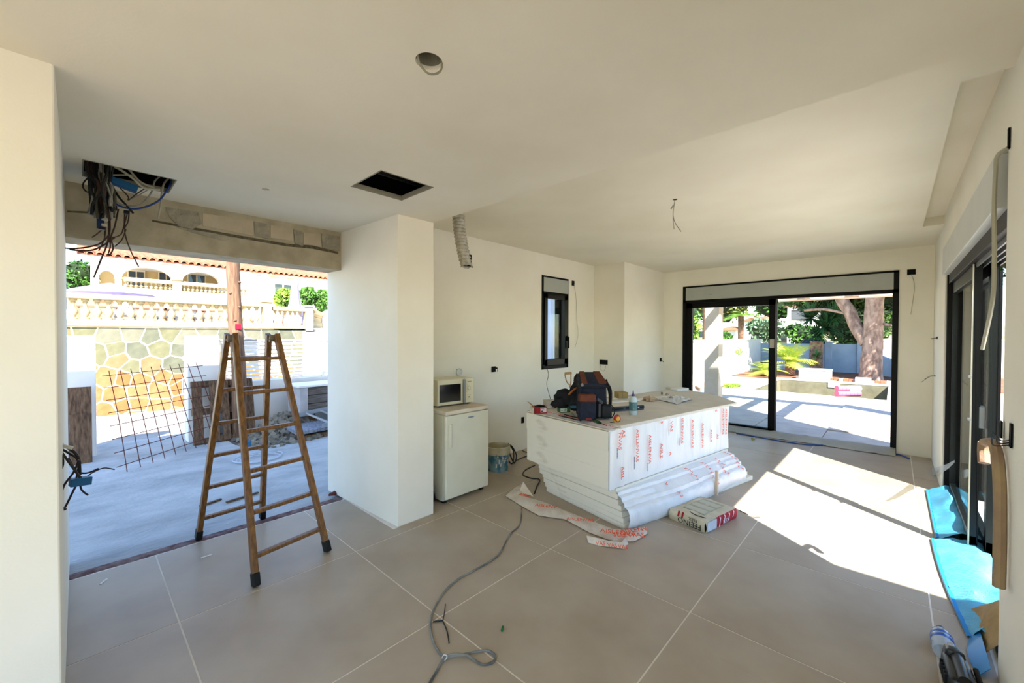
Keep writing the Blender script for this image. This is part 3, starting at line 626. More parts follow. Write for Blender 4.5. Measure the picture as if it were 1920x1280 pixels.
MB(BKT).bar((.035, -.07, .14), (.075, -.085, .115), .03, .018).bar((.05, -.085, .11), (.048, -.085, .02), .006, .02).build('buckle', mat('grey_webbing', '#4b4b50', .7), back, bevel=.003)
rbox(BKT, .06, .15, -.11, -.04, .01, .105, mat('dark_mesh', '#14181c', .6), back, 'side_pouch', .025)
MB(BKT).tube([(.15, -.08, .1), (.175, -.09, .07), (.165, -.09, .03), (.14, -.09, .01)], .004).build('cord_loop', rubber_m, back)
MB(BKT).lathe((-.095, -.065, .235), [(.012, 0), (.012, .006)], 10, 'Y').build('snap', MATS['steel'], back)
# red carton
RT = TR(on(1003, 776), math.radians(-33))
rc = thing('red_carton', 'small open red carton with white label at the left end of the stack', 'box', on(1015, 776))
redm = mat('red_card', '#8f1a24', .6); cardm = mat('brown_card', '#a98955', .8, '#9c7c4a', 10)
MB(RT).box((0, 0, 0), (.12, .004, .062)).box((0, .10, 0), (.12, .104, .062)).box((0, 0, 0), (.004, .104, .062)).box((.116, 0, 0), (.12, .104, .062)).box((0, 0, 0), (.12, .104, .004)).build('carton_body', redm, rc)
MB(RT).box((.055, -.0015, .012), (.112, 0, .055)).build('label', mat('white_label', '#d9c9d2', .7), rc)
MB(RT).box((.06, -.0022, .045), (.09, -.0015, .05)).box((.06, -.0022, .034), (.10, -.0015, .037)).box((.06, -.0022, .018), (.08, -.0015, .028)).build('print', blk_txt, rc)
MB(RT).bar((.0, .05, .062), (-.045, .05, .105), .10, .003, up=(0, 0, 1)).build('open_flap', cardm, rc)
MB(RT).box((.01, .01, .03), (.11, .095, .052)).tube([(.01, .02, .06), (.05, .05, .068), (.11, .06, .058)], .012).build('contents', rubber_m, rc)
MB(RT @ TR((-.012, .02, 0))).box((-.002, 0, 0), (.008, .09, .055)).build('side_panel', mat('white_card', '#c9c4b6', .8), rc)
# green box
GT = TR(on(1050, 774), math.radians(-35))
gb = thing('green_carton', 'small green box with white label just left of the backpack', 'box', on(1062, 774))
MB(GT).box((0, 0, 0), (.105, .085, .062)).build('carton_body', mat('green_card', '#2f5a35', .6, '#35542c', 6), gb, bevel=.002)
MB(GT).box((.004, -.0015, .01), (.068, 0, .042)).build('label', mat('mint_label', '#c3d2c6', .7), gb)
MB(GT).box((.008, -.0022, .022), (.03, -.0015, .028)).box((.038, -.0022, .016), (.044, -.0015, .036)).box((.05, -.0022, .015), (.062, -.0015, .038)).build('print', mat('grey_print', '#5b6a5e', .7), gb)
# masonry trowel pouch pile: black gloves/harness with tools sticking out, teal tray under
tl = thing('tool_belt', 'black tool belt heaped beside the backpack with handles sticking up', 'tool belt', (3.24, 2.22, ZT))
TT = TR((3.14, 2.20, ZT), math.radians(-43)) @ Matrix.Scale(1.18, 4)
MB(TT).blob((-.03, .06, .11), .085, .07, .07, jit=.5, n=16, m=10).blob((-.09, .0, .085), .06, .05, .035, jit=.5).blob((.06, .05, .16), .05, .05, .09, jit=.5, n=14, m=9).blob((.04, .03, .09), .06, .06, .07, jit=.4).build('leather_pouch', bagm, tl, smooth=True)
MB(TT).blob((.075, .06, .265), .035, .03, .045, jit=.3).bar((.06, .06, .20), (.09, .05, .25), .05, .04).build('holster', mat('dark_leather', '#1a1510', .6), tl, smooth=True)
MB(TT).bar((-.03, .07, .315), (.025, .07, .318), .024, .018).tube([(-.03, .07, .31), (-.015, .07, .25), (.01, .07, .22)], .005).tube([(.02, .07, .31), (.02, .07, .24), (.01, .07, .2)], .005).build('wooden_grip', cardm, tl, bevel=.003)
MB(TT).tube([(-.02, -.04, .16), (.02, -.05, .2), (.05, -.02, .21)], .008).build('orange_clip', mat('orange_leather', '#9a5a2c', .6), tl)
tray = MB(TR((3.20, 2.12, ZT), math.radians(-50))).add([(-.10, -.05, .062), (.10, -.05, .062), (.10, .06, .062), (-.10, .06, .062), (-.11, -.05, .085), (.10, -.05, .105), (.10, .06, .105), (-.11, .06, .085)], [(3,2,1,0),(4,5,6,7),(0,1,5,4),(1,2,6,5),(2,3,7,6),(3,0,4,7)])
tcase = tag(tray.build('tool_case', mat('teal_plastic', '#1d4a5e', .5), bevel=.006), 'teal plastic tool case lying on the green box under the black belt', 'case')
rg = MB(TR(on(1040, 760), -.6)).blob((.0, .02, .035), .035, .03, .025, jit=.5).blob((-.03, .05, .015), .02, .015, .013, jit=.4).blob((.03,.02,.01),.03,.03,.02,jit=.4)
tag(rg.build('work_glove', mat('dark_red_cloth', '#5b1e20', .8, '#74292b', 20), smooth=True), 'crumpled dark red work glove left of the green box', 'glove')
ct = MB(TR(on(1038, 766)+Vector((.03, .12, 0)), -.5)).box((0, 0, 0), (.14, .08, .065)); cto = ct.build('tin_box', mat('beige_tin', '#b5ab9b', .7, '#a79c8b', 8), bevel=.004); tag(cto, 'low beige carton behind the dark red glove', 'box')
# cardboard box
cb = thing('cardboard_box', 'small brown cardboard box on white sheets right of the backpack', 'box', on(1160, 742))
CT = TR(on(1160, 747, ZT+.012), math.radians(-35)); 
MB(CT).box((0, 0, 0), (.12, .12, .068)).build('carton_body', mat('kraft', '#a38a57', .8, '#96804d', 6), cb, bevel=.003)
MB(CT).box((.045, -.001, .002), (.055, .12, .0695)).build('tape', mat('parcel_tape', '#8f7440', .4), cb)
# white strips under it
ws = MB(TR(on(1148, 756), math.radians(-20))).box((0, 0, .001), (1.05, .09, .012)); tag(ws.build('white_trim_strip', mat('white_plastic', '#e6e2d8', .5), bevel=.001), 'long narrow white trim strip lying behind the squeeze bottle', 'trim strip')
ws2 = MB(TR(on(1150, 749), math.radians(-28))).box((0, 0, .0), (.22, .30, .012)); tag(ws2.build('white_sheet', mat('white_plastic2', '#e2ded3', .6), bevel=.001), 'small white panel lying under the brown cardboard box', 'panel')
# spirit level / black rail
bl = thing('spirit_level', 'dark grey spirit level lying behind the squeeze bottle', 'spirit level', on(1180, 768))
LVT = TR(on(1150, 773), math.radians(-25)) @ TR((0, .02, 0))
MB(LVT).box((0, 0, 0), (.38, .03, .045)).build('rail', mat('slate_plastic', '#3c4350', .4), bl, bevel=.004)
MB(LVT).box((.16, -.002, .018), (.38, 0, .036)).box((.0, -.002, .018), (.13, 0, .03)).build('dark_inlay', rubber_m, bl)
MB(LVT).box((.30, -.003, .02), (.32, -.001, .034)).build('vial', mat('vial', '#b9c4c8', .2), bl)
# squeeze bottle
sb = thing('squeeze_bottle', 'grey-white squeeze bottle with teal label and purple nozzle near the front edge', 'bottle', on(1186, 775))
c = on(1187, 777); KB=1.17
MB().lathe(c, [(0, 0), (.033, 0), (.036, .006), (.036, .13), (.033, .15), (.024, .165), (.014, .172), (0, .172)], 24, cap=False).build('body', mat('bottle_plastic', '#b9c5c6', .35, spec=.5), sb, smooth=True)
MB().lathe(c, [(.0365, .04), (.0368, .042), (.0368, .118), (.0365, .12)], 24, cap=False).build('label', mat('teal_label', '#4f7378', .5), sb, smooth=True)
MB().lathe(c, [(.015, .172), (.015, .186), (.009, .19), (.0065, .205), (.0025, .226), (0, .226)], 16, cap=False).build('nozzle', mat('purple_cap', '#4b4478', .4), sb, smooth=True)
lbl = MB()
for k in range(3): lbl.add([tuple(c+Vector((.0372*math.cos(t), .0372*math.sin(t), .055+k*.02+h))) for t, h in ((-2.6, 0), (-2.2, 0), (-2.2, .006), (-2.6, .006))], [(0, 1, 2, 3)])
lbl.build('label_print', mat('label_pale', '#8fa9aa', .6), sb)
# tape measure
tp = thing('tape_measure', 'small red and yellow tape measure at the corner of the stack', 'tape measure', on(1157, 789))
TPT = TR(on(1157, 791), math.radians(-20))
MB(TPT).lathe((0, 0, .030), [(.028, -.014), (.031, -.011), (.031, .011), (.028, .014)], 20, 'Y').build('case', mat('tape_red', '#a5342c', .4), tp)
MB(TPT).lathe((-.002, -.0148, .030), [(.02, 0), (.019, -.003)], 18, 'Y').box((-.035, -.009, .0), (-.012, .009, .02)).build('yellow_face', mat('tape_yellow', '#d1a02c', .4), tp)
MB(TPT).bar((-.035, 0, .004), (-.075, 0, .003), .014, .002).bar((0, 0, .06), (.018, 0, .052), .016, .008).build('blade_and_clip', rubber_m, tp)
# screwdriver
sd = thing('screwdriver', 'green-handled screwdriver lying at the front left edge of the stack', 'screwdriver', on(1120, 793))
a, b_ = on(1113, 788, ZT+.015), on(1133, 796, ZT+.013); d = (b_-a).normalized()
m = MB(); m.lathe((0, 0, 0), [(0, 0), (.012, .004), (.0155, .02), (.013, .05), (.015, .08), (.011, .095), (.008, .1), (0, .1)], 12, 'X', cap=False)
rot = d.to_track_quat('X', 'Z').to_matrix().to_4x4(); m.v = [(Matrix.Translation(a) @ rot) @ v for v in m.v]
m.build('handle', mat('green_grip', '#2e5a2c', .5, '#1c2a1c', 30), sd, smooth=True)
MB().cyl(a+d*.098, a+d*.115, .008, n=10).cyl(a+d*.115, a+d*.20, .003, n=8).build('shaft', rubber_m, sd)
# thin rods / drill bits
rd = [(1048, 779, 1088, 788), (1058, 777, 1095, 786)]
for k, q in enumerate(rd):
    a, b_ = on(q[0], q[1], ZT+.006), on(q[2], q[3], ZT+.006)
    m = MB().cyl(a, b_, .0045, n=8).cyl(b_, b_+(b_-a).normalized()*.015, .0065, .001, n=8)
    tag(m.build('drill_bit', mat('black_steel', '#1d1b1a', .35, metal=.6), smooth=False), ['long thin black drill bit at the front edge, the one nearer the viewer', 'long thin black drill bit just behind the nearer one'][k], 'drill bit', 'drill bits on the stack')
# crumpled papers and gloves heap
gl = MB(TR(on(1222, 752), -.4)); gl.blob((0, 0, .02), .07, .04, .025, jit=.7, n=16, m=9).blob((.06, .02, .012), .05, .03, .014, jit=.7, n=14, m=8).blob((-.02, .04, .03), .05, .03, .025, jit=.7)
tag(gl.build('leather_glove', mat('pale_leather', '#b8a184', .8, '#a98a70', 12, .3), smooth=True), 'crumpled pale leather glove behind the squeeze bottle', 'glove')
pp = MB(); 
rows = []
o = on(1262, 752)
for j in range(9): rows.append([(o.x-.20+.05*i+.02*j, o.y-.12+.035*j, ZT+.006+.03*abs(noise.noise(Vector((i*.9, j*.9, 2))))) for i in range(10)])
pp.sheet(rows, .002)
tag(pp.build('plastic_wrapper', mat('clear_wrapper', '#cfd2d6', .2, '#bcc2cb', 9, .5, spec=.7)), 'crumpled clear plastic wrapper in the middle of the foam board', 'wrapper')
for k, (px, py, r_) in enumerate(((1241, 741, .4), (1250, 743, -.5), (1259, 749, 1.3))):
    m = MB(TR(on(px, py), r_)).box((-.02, -.006, .012), (.03, .006, .03)).box((-.005, -.012, .012), (.012, .012, .04))
    tag(m.build('wall_plug', mat('grey_plug', '#8f8a80', .6), bevel=.003), ['little grey clip beside the pale glove', 'little grey clip right of the one beside the glove', 'little grey clip standing up on the clear wrapper'][k], 'clip', 'small clips on the foam board')
wp = MB(TR(on(1270, 734), math.radians(-20))).box((0, 0, 0), (.22, .12, .035)); tag(wp.build('white_packet', mat('white_pack', '#e2e2df', .6), bevel=.006), 'white flat packet at the far right corner of the foam board', 'packet')
wp = MB(TR(on(1258, 731), math.radians(-20))).box((0, 0, 0), (.12, .10, .03)); tag(wp.build('beige_packet', mat('beige_pack', '#d3cfc4', .7), bevel=.006), 'beige packet touching the left end of the white packet', 'packet')

# ---- cables
def floor_cable(name, pts, r, m, label, z=None):
    P = [az(p[0], p[1], r+(p[2] if len(p) > 2 else 0)) for p in pts]
    return tag(MB().tube(P, r, 8, 5).build(name, m, smooth=True), label, 'cable')
floor_cable('power_cable', [(978, 952), (975, 982), (955, 1003), (938, 1035), (918, 1052), (890, 1068), (858, 1086), (832, 1110), (812, 1145), (807, 1175), (815, 1208), (832, 1230), (852, 1229, .006), (880, 1224, .004), (912, 1219), (928, 1228), (924, 1241), (905, 1245), (888, 1236), (876, 1228, .012), (850, 1226, .014), (833, 1233, .008), (820, 1255), (800, 1290)], .0058, mat('worn_grey_cable', '#4d4d4a', .5, '#8a8981', 6), 'long grey power cable snaking over the tiles with a tied loop')
cbt = MB().tube([az(829, 1232, .004), az(833, 1227, .02), az(838, 1230, .02), az(834, 1237, .004), az(829, 1232, .004)], .003); cbt.build('cable_tie', mat('white_tie', '#c9c9c4', .6), bpy.data.objects['power_cable'])
floor_cable('extension_lead', [(1003, 872), (985, 881), (981, 890), (995, 896), (1012, 899, .003), (1006, 912, .002), (1002, 925)], .006, bcable_m, 'short black lead curling out from behind the insulation stack')
tw = thing('tie_wire', 'three-pronged piece of black tie wire inside the curve of the grey cable', 'wire', az(830, 1163))
MB().tube([az(812, 1165, .004), az(830, 1163, .006)], .004, sm=1).build('prong', bcable_m, tw); MB().tube([az(835, 1132, .004), az(833, 1150, .006), az(830, 1163, .006)], .0025).build('prong', bcable_m, tw); MB().tube([az(830, 1163, .006), az(838, 1182, .004), az(842, 1205, .004)], .0032).build('prong', bcable_m, tw)
gp = MB(TR(az(942, 1180, 0), .6)).box((-.018, -.006, 0), (.018, .006, .010)); tag(gp.build('green_plug', mat('green_plastic', '#1f6b3a', .5), bevel=.003), 'tiny green plastic piece alone on the tiles', 'plastic piece')
m = MB().tube([az(1387, 957, .003), az(1402, 964, .003)], .004, sm=1); tag(m.build('black_stick', blk_txt), 'short black stick on the tiles right of the mortar bag', 'stick')
m = MB().tube([az(1380, 812, .01), az(1500, 832, .01), (7.25, .6, .01), (7.32, .0, .01), az(1705, 860, .01)], .009); tag(m.build('blue_strap', mat('blue_strap', '#31508f', .6), smooth=True), 'thin blue strap running along the foot of the far sliding door', 'strap')
# protective sheet along the far threshold
rows = []
for j in range(5):
    rows.append([((7.17, 7.26, 7.32, 7.385, 7.46)[j]+.01*noise.noise(Vector((k*.6, j, 0))), -.03+2.6*k/40, (.006, .03, .05, .07, .045)[j]+.02*abs(noise.noise(Vector((k*.5, j*2, 4))))) for k in range(41)])
tag(MB().sheet(rows, .003).build('protective_sheet', mat('dusty_sheet', '#a8a48f', .6, '#9a968a', 3, .3), smooth=True), 'dusty translucent sheet covering the threshold of the far sliding door', 'plastic sheet')
m = MB(TR(az(1412, 823), .4)).blob((0, 0, .01), .05, .02, .012, jit=.6).blob((-.07, .02, .006), .06, .012, .006, jit=.5); tag(m.build('yellow_leaf', mat('dry_leaf', '#9c9652', .9), smooth=True), 'yellow-green leaf lying on the floor near the far door', 'leaf')

# ---- electrical boxes in the walls
def wbox(T, w_, h_, label, cat='socket box', wires=(), name='socket_box', d=.004):
    # local: x across, y out of the wall (-y towards the room), z up
    t = thing(name, label, cat, T @ Vector((0, 0, 0)))
    MB(T).box((-w_/2, -.002, -h_/2), (w_/2, .002, h_/2)).build('opening', dark_m, t)
    e_ = .004; MB(T).box((-w_/2, -d, -h_/2), (-w_/2+e_, 0, h_/2)).box((w_/2-e_, -d, -h_/2), (w_/2, 0, h_/2)).box((-w_/2, -d, h_/2-e_), (w_/2, 0, h_/2)).box((-w_/2, -d, -h_/2), (w_/2, 0, -h_/2+e_)).build('rim', rubber_m, t)
    for i, (pts, r, mt) in enumerate(wires): MB(T).tube(pts, r, 6, 4).build('wire', mt, t, smooth=True)
    return t
wb_ = wbox(TR((3.0, 3.645, 1.12)), .07, .07, 'round grey wall outlet above the microwave', 'outlet', name='wall_outlet')
MB().lathe((3.0, 3.638, 1.12), [(.045, .005), (.043, -.002), (.03, -.002), (.028, .002)], 20, 'Y').build('ring', mat('white_ring', '#cfd0cc', .4), wb_)
bpy.data.objects.remove([c for c in wb_.children if c.name.startswith('rim')][0]); 
wbox(TR((3.55, 3.645, 1.12)), .07, .07, 'black square socket box right of the wall outlet on the back wall', wires=[([(.02, -.003, .01), (.04, -.03, .0), (.045, -.02, -.03)], .004, blk_txt), ([(.03, -.003, .02), (.05, -.02, .01)], .008, rubber_m)])
wbox(TR((5.265, 3.645, 2.355)), .065, .075, 'small black socket box beside the top of the narrow window', wires=[([(.02, -.003, -.02), (.05, -.02, -.2), (.09, -.01, -.55), (.1, -.03, -.8), (.03, -.02, -1.0)], .003, gcable_m)])
m = MB().tube([(4.62, 3.64, 1.06), (4.60, 3.60, .98), (4.56, 3.6, .85), (4.50, 3.5, .70), (4.46, 3.4, .52)], .004); tag(m.build('window_cord', bcable_m, smooth=True), 'thin black cord hanging below the narrow window', 'cord')
wbox(TR((4.10, 3.645, .40)), .05, .08, 'low socket box on the back wall at the left end of the stack')
t = wbox(TR((5.875, 3.46, 1.11), PI/2 + PI), .15, .075, 'double socket box on the side of the far column', wires=[([(-.04, -.003, -.03), (-.05, -.03, -.1), (.0, -.03, -.14), (.04, -.03, -.12), (.05, -.02, -.05)], .003, gcable_m)])
t.rotation_euler = t.rotation_euler
wbox(TR((7.25, 3.095, 1.11)), .07, .07, 'black socket box on the front of the far column', wires=[([(.03, -.003, -.01), (.06, -.03, -.04)], .006, rubber_m)])
wbox(TR((7.395, -.15, 2.38), -PI/2), .08, .07, 'black socket box above right of the far sliding door', wires=[([(.0, -.003, -.03), (.03, -.02, -.2), (.0, -.02, -.55)], .003, gcable_m)])
wbox(TR((6.72, -.356, 1.53), PI), .07, .03, 'small switch box near the far corner of the right wall', wires=[([(0, -.003, 0), (.0, -.05, -.01)], .006, mat('mauve_clip', '#6d5f68', .6))])
wbox(TR((6.95, -.356, 1.08), PI), .02, .02, 'bare wire ends poking from the right wall near the corner', 'wire', name='wire_outlet', wires=[([(0, -.003, 0), (.0, -.05, -.02), (.1, -.12, -.08)], .003, cable_m), ([(0, -.003, 0), (.03, -.04, .0), (.1, -.09, -.04)], .003, cable_m)])
t = wbox(TR((2.63, -.356, 1.135), PI), .03, .10, 'open socket box on the right wall in front of the glass door', wires=[([(-.0, -.003, -.03), (-.04, -.03, -.045), (-.16, -.02, -.03)], .0028, rubber_m), ([(0, -.003, -.04), (-.06, -.04, -.06), (-.18, -.03, -.045)], .0028, rubber_m), ([(0, -.003, -.02), (-.06, -.02, -.035), (-.17, -.03, -.02)], .0028, rubber_m)])
wbox(TR((2.81, -.352, 1.13), PI), .035, .075, 'loose black socket box at the edge of the glass door', wires=[])
wbox(TR((2.80, -.356, 2.41), PI), .02, .09, 'narrow slot cut in the right wall above the door corner', 'wall slot', name='wall_slot', wires=[([(0, -.003, -.04), (-.02, -.03, -.06), (-.06, -.03, -.12), (-.08, -.03, -.28), (-.05, -.03, -.5), (-.07, -.03, -.7), (-.34, -.03, -.93)], .008, gcable_m)])

# ---- ceiling things
cw = thing('ceiling_cable_bundle', 'dense tangle of cables spilling from the ceiling opening above the left opening', 'cables', (.12, 3.45, 2.1))
def cpath(pts, y): return [ay(px, py, yy) for (px, py), yy in zip(pts, y if isinstance(y, list) else [y]*len(pts))]
rnd = random.Random(3)
dkm = mat('dark_grey_cable', '#23231f', .5); 
for k in range(48):
    x0_, x1_ = rnd.uniform(162, 212), rnd.uniform(170, 212); yy = rnd.uniform(3.3, 3.5)
    P = [ay(x0_+rnd.uniform(-5, 5), 300, 3.33)+Vector((0, 0, .12)), ay(x0_, 318, yy), ay((x0_+x1_)/2+rnd.uniform(-12, 12), 350, yy+rnd.uniform(-.05, .05)), ay(x1_+rnd.uniform(-5, 5), 378, yy), ay(x1_+rnd.uniform(-8, 8), rnd.uniform(392, 412), yy+rnd.uniform(-.05, .05))]
    MB().tube(P, rnd.uniform(.004, .009), 6, 4).build('cable', rnd.choice([dkm, dkm, cable_m, brown_c, bcable_m, mat('olive_cable', '#4b4a3e', .6)]), cw, smooth=True)
def cab(pts, r, m, y=3.42, par=None): return MB().tube(cpath(pts, y), r, 6, 5).build('cable', m, par or cw, smooth=True)
cab([(168, 330), (157, 342), (156, 352), (165, 360), (175, 350)], .004, bcable_m)
cab([(205, 375), (230, 388), (260, 391), (295, 378), (312, 358), (322, 340), (320, 335)], .006, bluec_m)
cab([(200, 360), (225, 382), (255, 386), (272, 376), (285, 358), (290, 340), (300, 330)], .005, cable_m)
cab([(225, 352), (240, 368), (241, 375), (258, 362), (272, 353)], .0035, brown_c)
cab([(243, 374), (260, 366), (280, 354)], .003, cable_m)
cab([(205, 340), (222, 368), (238, 386), (250, 400)], .006, bcable_m)
cab([(180, 300), (220, 315), (250, 335), (270, 352), (300, 356)], .007, gcable_m, 3.36); cab([(195, 300), (235, 312), (262, 340), (290, 352)], .006, gcable_m, 3.38)
cab([(205, 328), (235, 328), (250, 330), (268, 345)], .005, gcable_m)
cab([(318, 332), (307, 345), (303, 365), (300, 390), (296, 410)], .006, gcable_m, 3.5)
cab([(168, 305), (170, 345), (172, 368)], .014, bcable_m, 3.4)
for pts in ([(198, 430), (195, 450), (185, 470)], [(205, 400), (206, 430), (200, 460), (192, 480), (184, 500), (176, 520)], [(222, 392), (215, 425), (208, 445), (212, 465), (205, 480)], [(240, 395), (232, 425), (226, 440), (210, 445), (200, 443)], [(243, 390), (240, 415), (234, 428), (236, 445), (245, 470), (260, 500)], [(205, 440), (190, 455), (170, 462), (140, 466), (122, 465)], [(215, 445), (190, 462), (165, 470), (130, 468)], [(192, 430), (180, 440), (172, 445)], [(236, 430), (228, 450), (215, 462)], [(203, 410), (204, 440), (207, 460), (203, 475)], [(234, 400), (233, 430)], [(198, 425), (196, 440)]):
    cab(pts, rnd.uniform(.0035, .005), brown_c, 3.5)
def cblk(px0, py0, px1, py1, m, name, y=3.42, th=.03):
    a, b_ = ay(px0, py0, y), ay(px1, py1, y); return MB().box((a.x, y, b_.z), (b_.x, y+th, a.z)).build(name, m, cw, bevel=.004)
cblk(167, 360, 178, 403, bcable_m, 'conduit'); cblk(181, 402, 196, 430, mat('blue_box_dark', '#15305a', .5), 'junction_box', 3.44)
cblk(184, 424, 198, 431, bcable_m, 'connector'); cblk(185, 394, 212, 402, mat('white_connector', '#b9b3a5', .6), 'connector', 3.41); cblk(190, 408, 203, 414, MATS['white_connector'], 'connector', 3.43); cblk(190, 418, 201, 425, MATS['white_connector'], 'connector', 3.43)
cblk(202, 382, 220, 394, bcable_m, 'connector', 3.45); cblk(232, 393, 243, 401, bcable_m, 'connector', 3.45)
a = ay(208, 340, 3.42); MB(TR((a.x+.06, 3.42, a.z), 0, 0, .25)).box((-.06, 0, -.02), (.06, .05, .02)).build('junction_box', blue_m, cw, bevel=.003)
lw_ = thing('wall_cable_bundle', 'dark wires and a blue box dangling from the left wall edge', 'cables', (-.04, 3.1, .9))
WP = lambda pts, yy=3.0: [ay(px, py, yy) for px, py in pts]
def wcab(pts, r, y): return MB().tube(WP(pts, y), r, 6, 5).build('cable', mat('dark_brown_cable', '#221a18', .5), lw_, smooth=True)
for pts, r, yy in (([(108, 828), (125, 838), (140, 848), (148, 862), (150, 890)], .006, 2.75), ([(110, 838), (130, 850), (145, 860), (150, 880)], .005, 2.75), ([(110, 842), (118, 860), (117, 875), (110, 883), (107, 878)], .004, 2.6), ([(128, 858), (138, 875), (148, 890), (152, 895)], .004, 2.75), ([(148, 862), (138, 885), (120, 910), (113, 935), (116, 950), (124, 955)], .0045, 2.7), ([(152, 893), (140, 915), (125, 945), (113, 965)], .0045, 2.75), ([(150, 905), (153, 918), (165, 928)], .004, 2.75), ([(160, 895), (175, 885), (195, 877), (215, 880)], .003, 3.0), ([(140, 880), (150, 886), (165, 886), (185, 878)], .004, 2.75), ([(148, 870), (143, 900), (150, 905)], .004, 2.75), ([(110, 840), (132, 870), (150, 895)], .005, 2.7)):
    wcab(pts, r, yy)
a = ay(151, 902, 2.75); MB(TR(a, .2, 0, .1)).box((-.035, -.02, -.018), (.035, .02, .018)).build('junction_box', blue_m, lw_, bevel=.003)
a = ay(120, 836, 2.7); MB(TR(a, 0, 0, .5)).box((-.03, -.01, -.006), (.03, .01, .006)).build('connector', MATS['white_connector'], lw_)
# round hole loop and pendants
lp = [ay(787, 108, 1.2)+Vector((0, 0, .02))]
m = MB().tube([(.815, 1.215, 2.53), (.812, 1.21, 2.495), (.82, 1.205, 2.47), (.845, 1.195, 2.452), (.872, 1.18, 2.46), (.886, 1.175, 2.485), (.885, 1.18, 2.53)], .0038, 8)
tag(m.build('ceiling_cable_loop', mat('pale_grey_cable', '#8b8874', .6), smooth=True), 'grey cable loop hanging out of the round ceiling hole', 'cable')
MB().lathe((RC[0], RC[1], ZL+.014), [(RC[2]-.001, 0), (RC[2]-.001, .05)], 24, cap=False).build('hole_liner', MATS['raw_board_edge'], ceil)
pw_ = thing('ceiling_wire_pendant', 'two bare wires hanging from the far ceiling', 'wire', (3.49, 1.37, 2.68))
p0 = az(1266, 374, 2.7); MB().tube([p0+Vector((0, 0, .02)), ax(1264, 385, p0.x), ax(1262, 402, p0.x), ax(1266, 418, p0.x), ax(1277, 434, p0.x)], .003).build('wire', cable_m, pw_); MB().tube([p0+Vector((0, 0, .02)), ax(1263, 390, p0.x), ax(1262, 410, p0.x), ax(1264, 430, p0.x)], .0026).build('wire', cable_m, pw_)
MB().lathe(p0+Vector((0, 0, -.003)), [(.014, 0), (.02, .004)], 12).build('rosette', mat('dark_hole', '#3b382c', .8), pw_); MB().tube([ax(1263, 384, p0.x), ax(1258, 392, p0.x)], .006, sm=1).build('wire_end', gcable_m, pw_)
# flexible aluminium duct
du = thing('flexible_duct', 'crinkled silver flexible duct hanging from the ceiling by the pier', 'duct', (2.42, 2.98, 2.15))
yd = 3.02
pA, pB, pC = ay(859, 400, yd), ay(865, 440, yd), ay(875, 500, yd); m = MB(); N = 64; vs = []; n = 22; ra = .058
for i in range(N+1):
    t = i/N; p = pA*(1-t)**2+(pB*2-(pA+pC)*.5)*2*t*(1-t)+pC*t*t if False else pA.lerp(pC, t)+Vector((-.018*math.sin(t*PI), 0, 0))
    r = ra*(1+.055*(1 if i % 4 < 2 else -1))
    for k in range(n):
        a = 2*PI*k/n; jag = (.018*noise.noise(Vector((math.cos(a)*2, math.sin(a)*2, 0))) if i == N else 0)
        rr_ = r*(1+.05*noise.noise(Vector((math.cos(a)*1.5, math.sin(a)*1.5, i*.25))))
        vs.append(p+Vector((math.cos(a)*rr_, math.sin(a)*rr_, jag*1.6)))
m.add(vs, [(i*n+k, i*n+(k+1) % n, (i+1)*n+(k+1) % n, (i+1)*n+k) for i in range(N) for k in range(n)])
m.build('foil_sleeve', mat('crinkled_foil', '#c2bfb2', .4, '#9f9c90', 30, .4, 60, metal=.35), du, smooth=True)
MB().lathe(pC+Vector((0, 0, .012)), [(.050, 0), (.050, .10), (0, .10)], 20, cap=False).build('dark_inside', rubber_m, du)
m = MB().lathe((2.34, 3.03, ZH-.004), [(.066, 0), (.066, .004)], 20).build('collar', MATS['dark_hole'], du)

# ---- right-hand door corner: blue foam sheets, paper wrap, tool, bottle
blu = mat('blue_foam_sheet', '#4aa6d0', .45, '#5cb5dc', 8, .2, spec=.4); 
nt_ = blu.node_tree; wv = nt_.nodes.new('ShaderNodeTexWave'); wv.inputs['Scale'].default_value = 28; wv.inputs['Distortion'].default_value = 1.5; wv.inputs['Detail'].default_value = 1
bb = nt_.nodes.new('ShaderNodeBump'); bb.inputs['Strength'].default_value = .6; bb.inputs['Distance'].default_value = .01; tcn = nt_.nodes.new('ShaderNodeTexCoord'); nt_.links.new(tcn.outputs['Object'], wv.inputs[0]); nt_.links.new(wv.outputs[0], bb.inputs['Height']); nt_.links.new(bb.outputs[0], nt_.nodes['Principled BSDF'].inputs['Normal'])
def bsheet(x0, x1, yl, yr, label, seed, hump=.09):
    rows = []
    for j in range(9):
        f = j/8; rows.append([])
        for k in range(31):
            u = k/30; x = x0+(x1-x0)*u+.02*noise.noise(Vector((u*5, f*4, seed))); y = yl(u)+(yr(u)-yl(u))*f
            z = .012+hump*math.sin(min(1, f*1.15)*PI*.62)*(.75+.5*noise.noise(Vector((u*4, f*3, seed+2))))+.018*abs(noise.noise(Vector((u*14, f*7, seed))))
            rows[-1].append((x, y, max(z, .004 if y > -.36 else .03)))
    o = MB().sheet(rows, .003).build('foam_sheet', blu, smooth=True); tag(o, label, 'foam sheet', None)
    e_ = MB(); E = []
    for k in range(31):
        u = k/30; x = x0+(x1-x0)*u; y = yl(u); E.append([(x, y-.012, .016), (x, y+.012, .018), (x, y+.016, .008)])
    MB().sheet([[r[i] for r in E] for i in range(3)], .002).build('folded_edge', mat('blue_edge', '#2285c8', .4), o, smooth=True)
    return o
bsheet(3.10, 4.42, lambda u: -.235-.07*(1-u)**2, lambda u: -.50 if u > .12 else -.36-.14*u/.12, 'blue ribbed foam sheet draped over the door sill, the nearer one', 1, .07)
bsheet(4.46, 5.80, lambda u: -.262, lambda u: -.50, 'blue ribbed foam sheet draped over the door sill, the farther one', 6, .10)
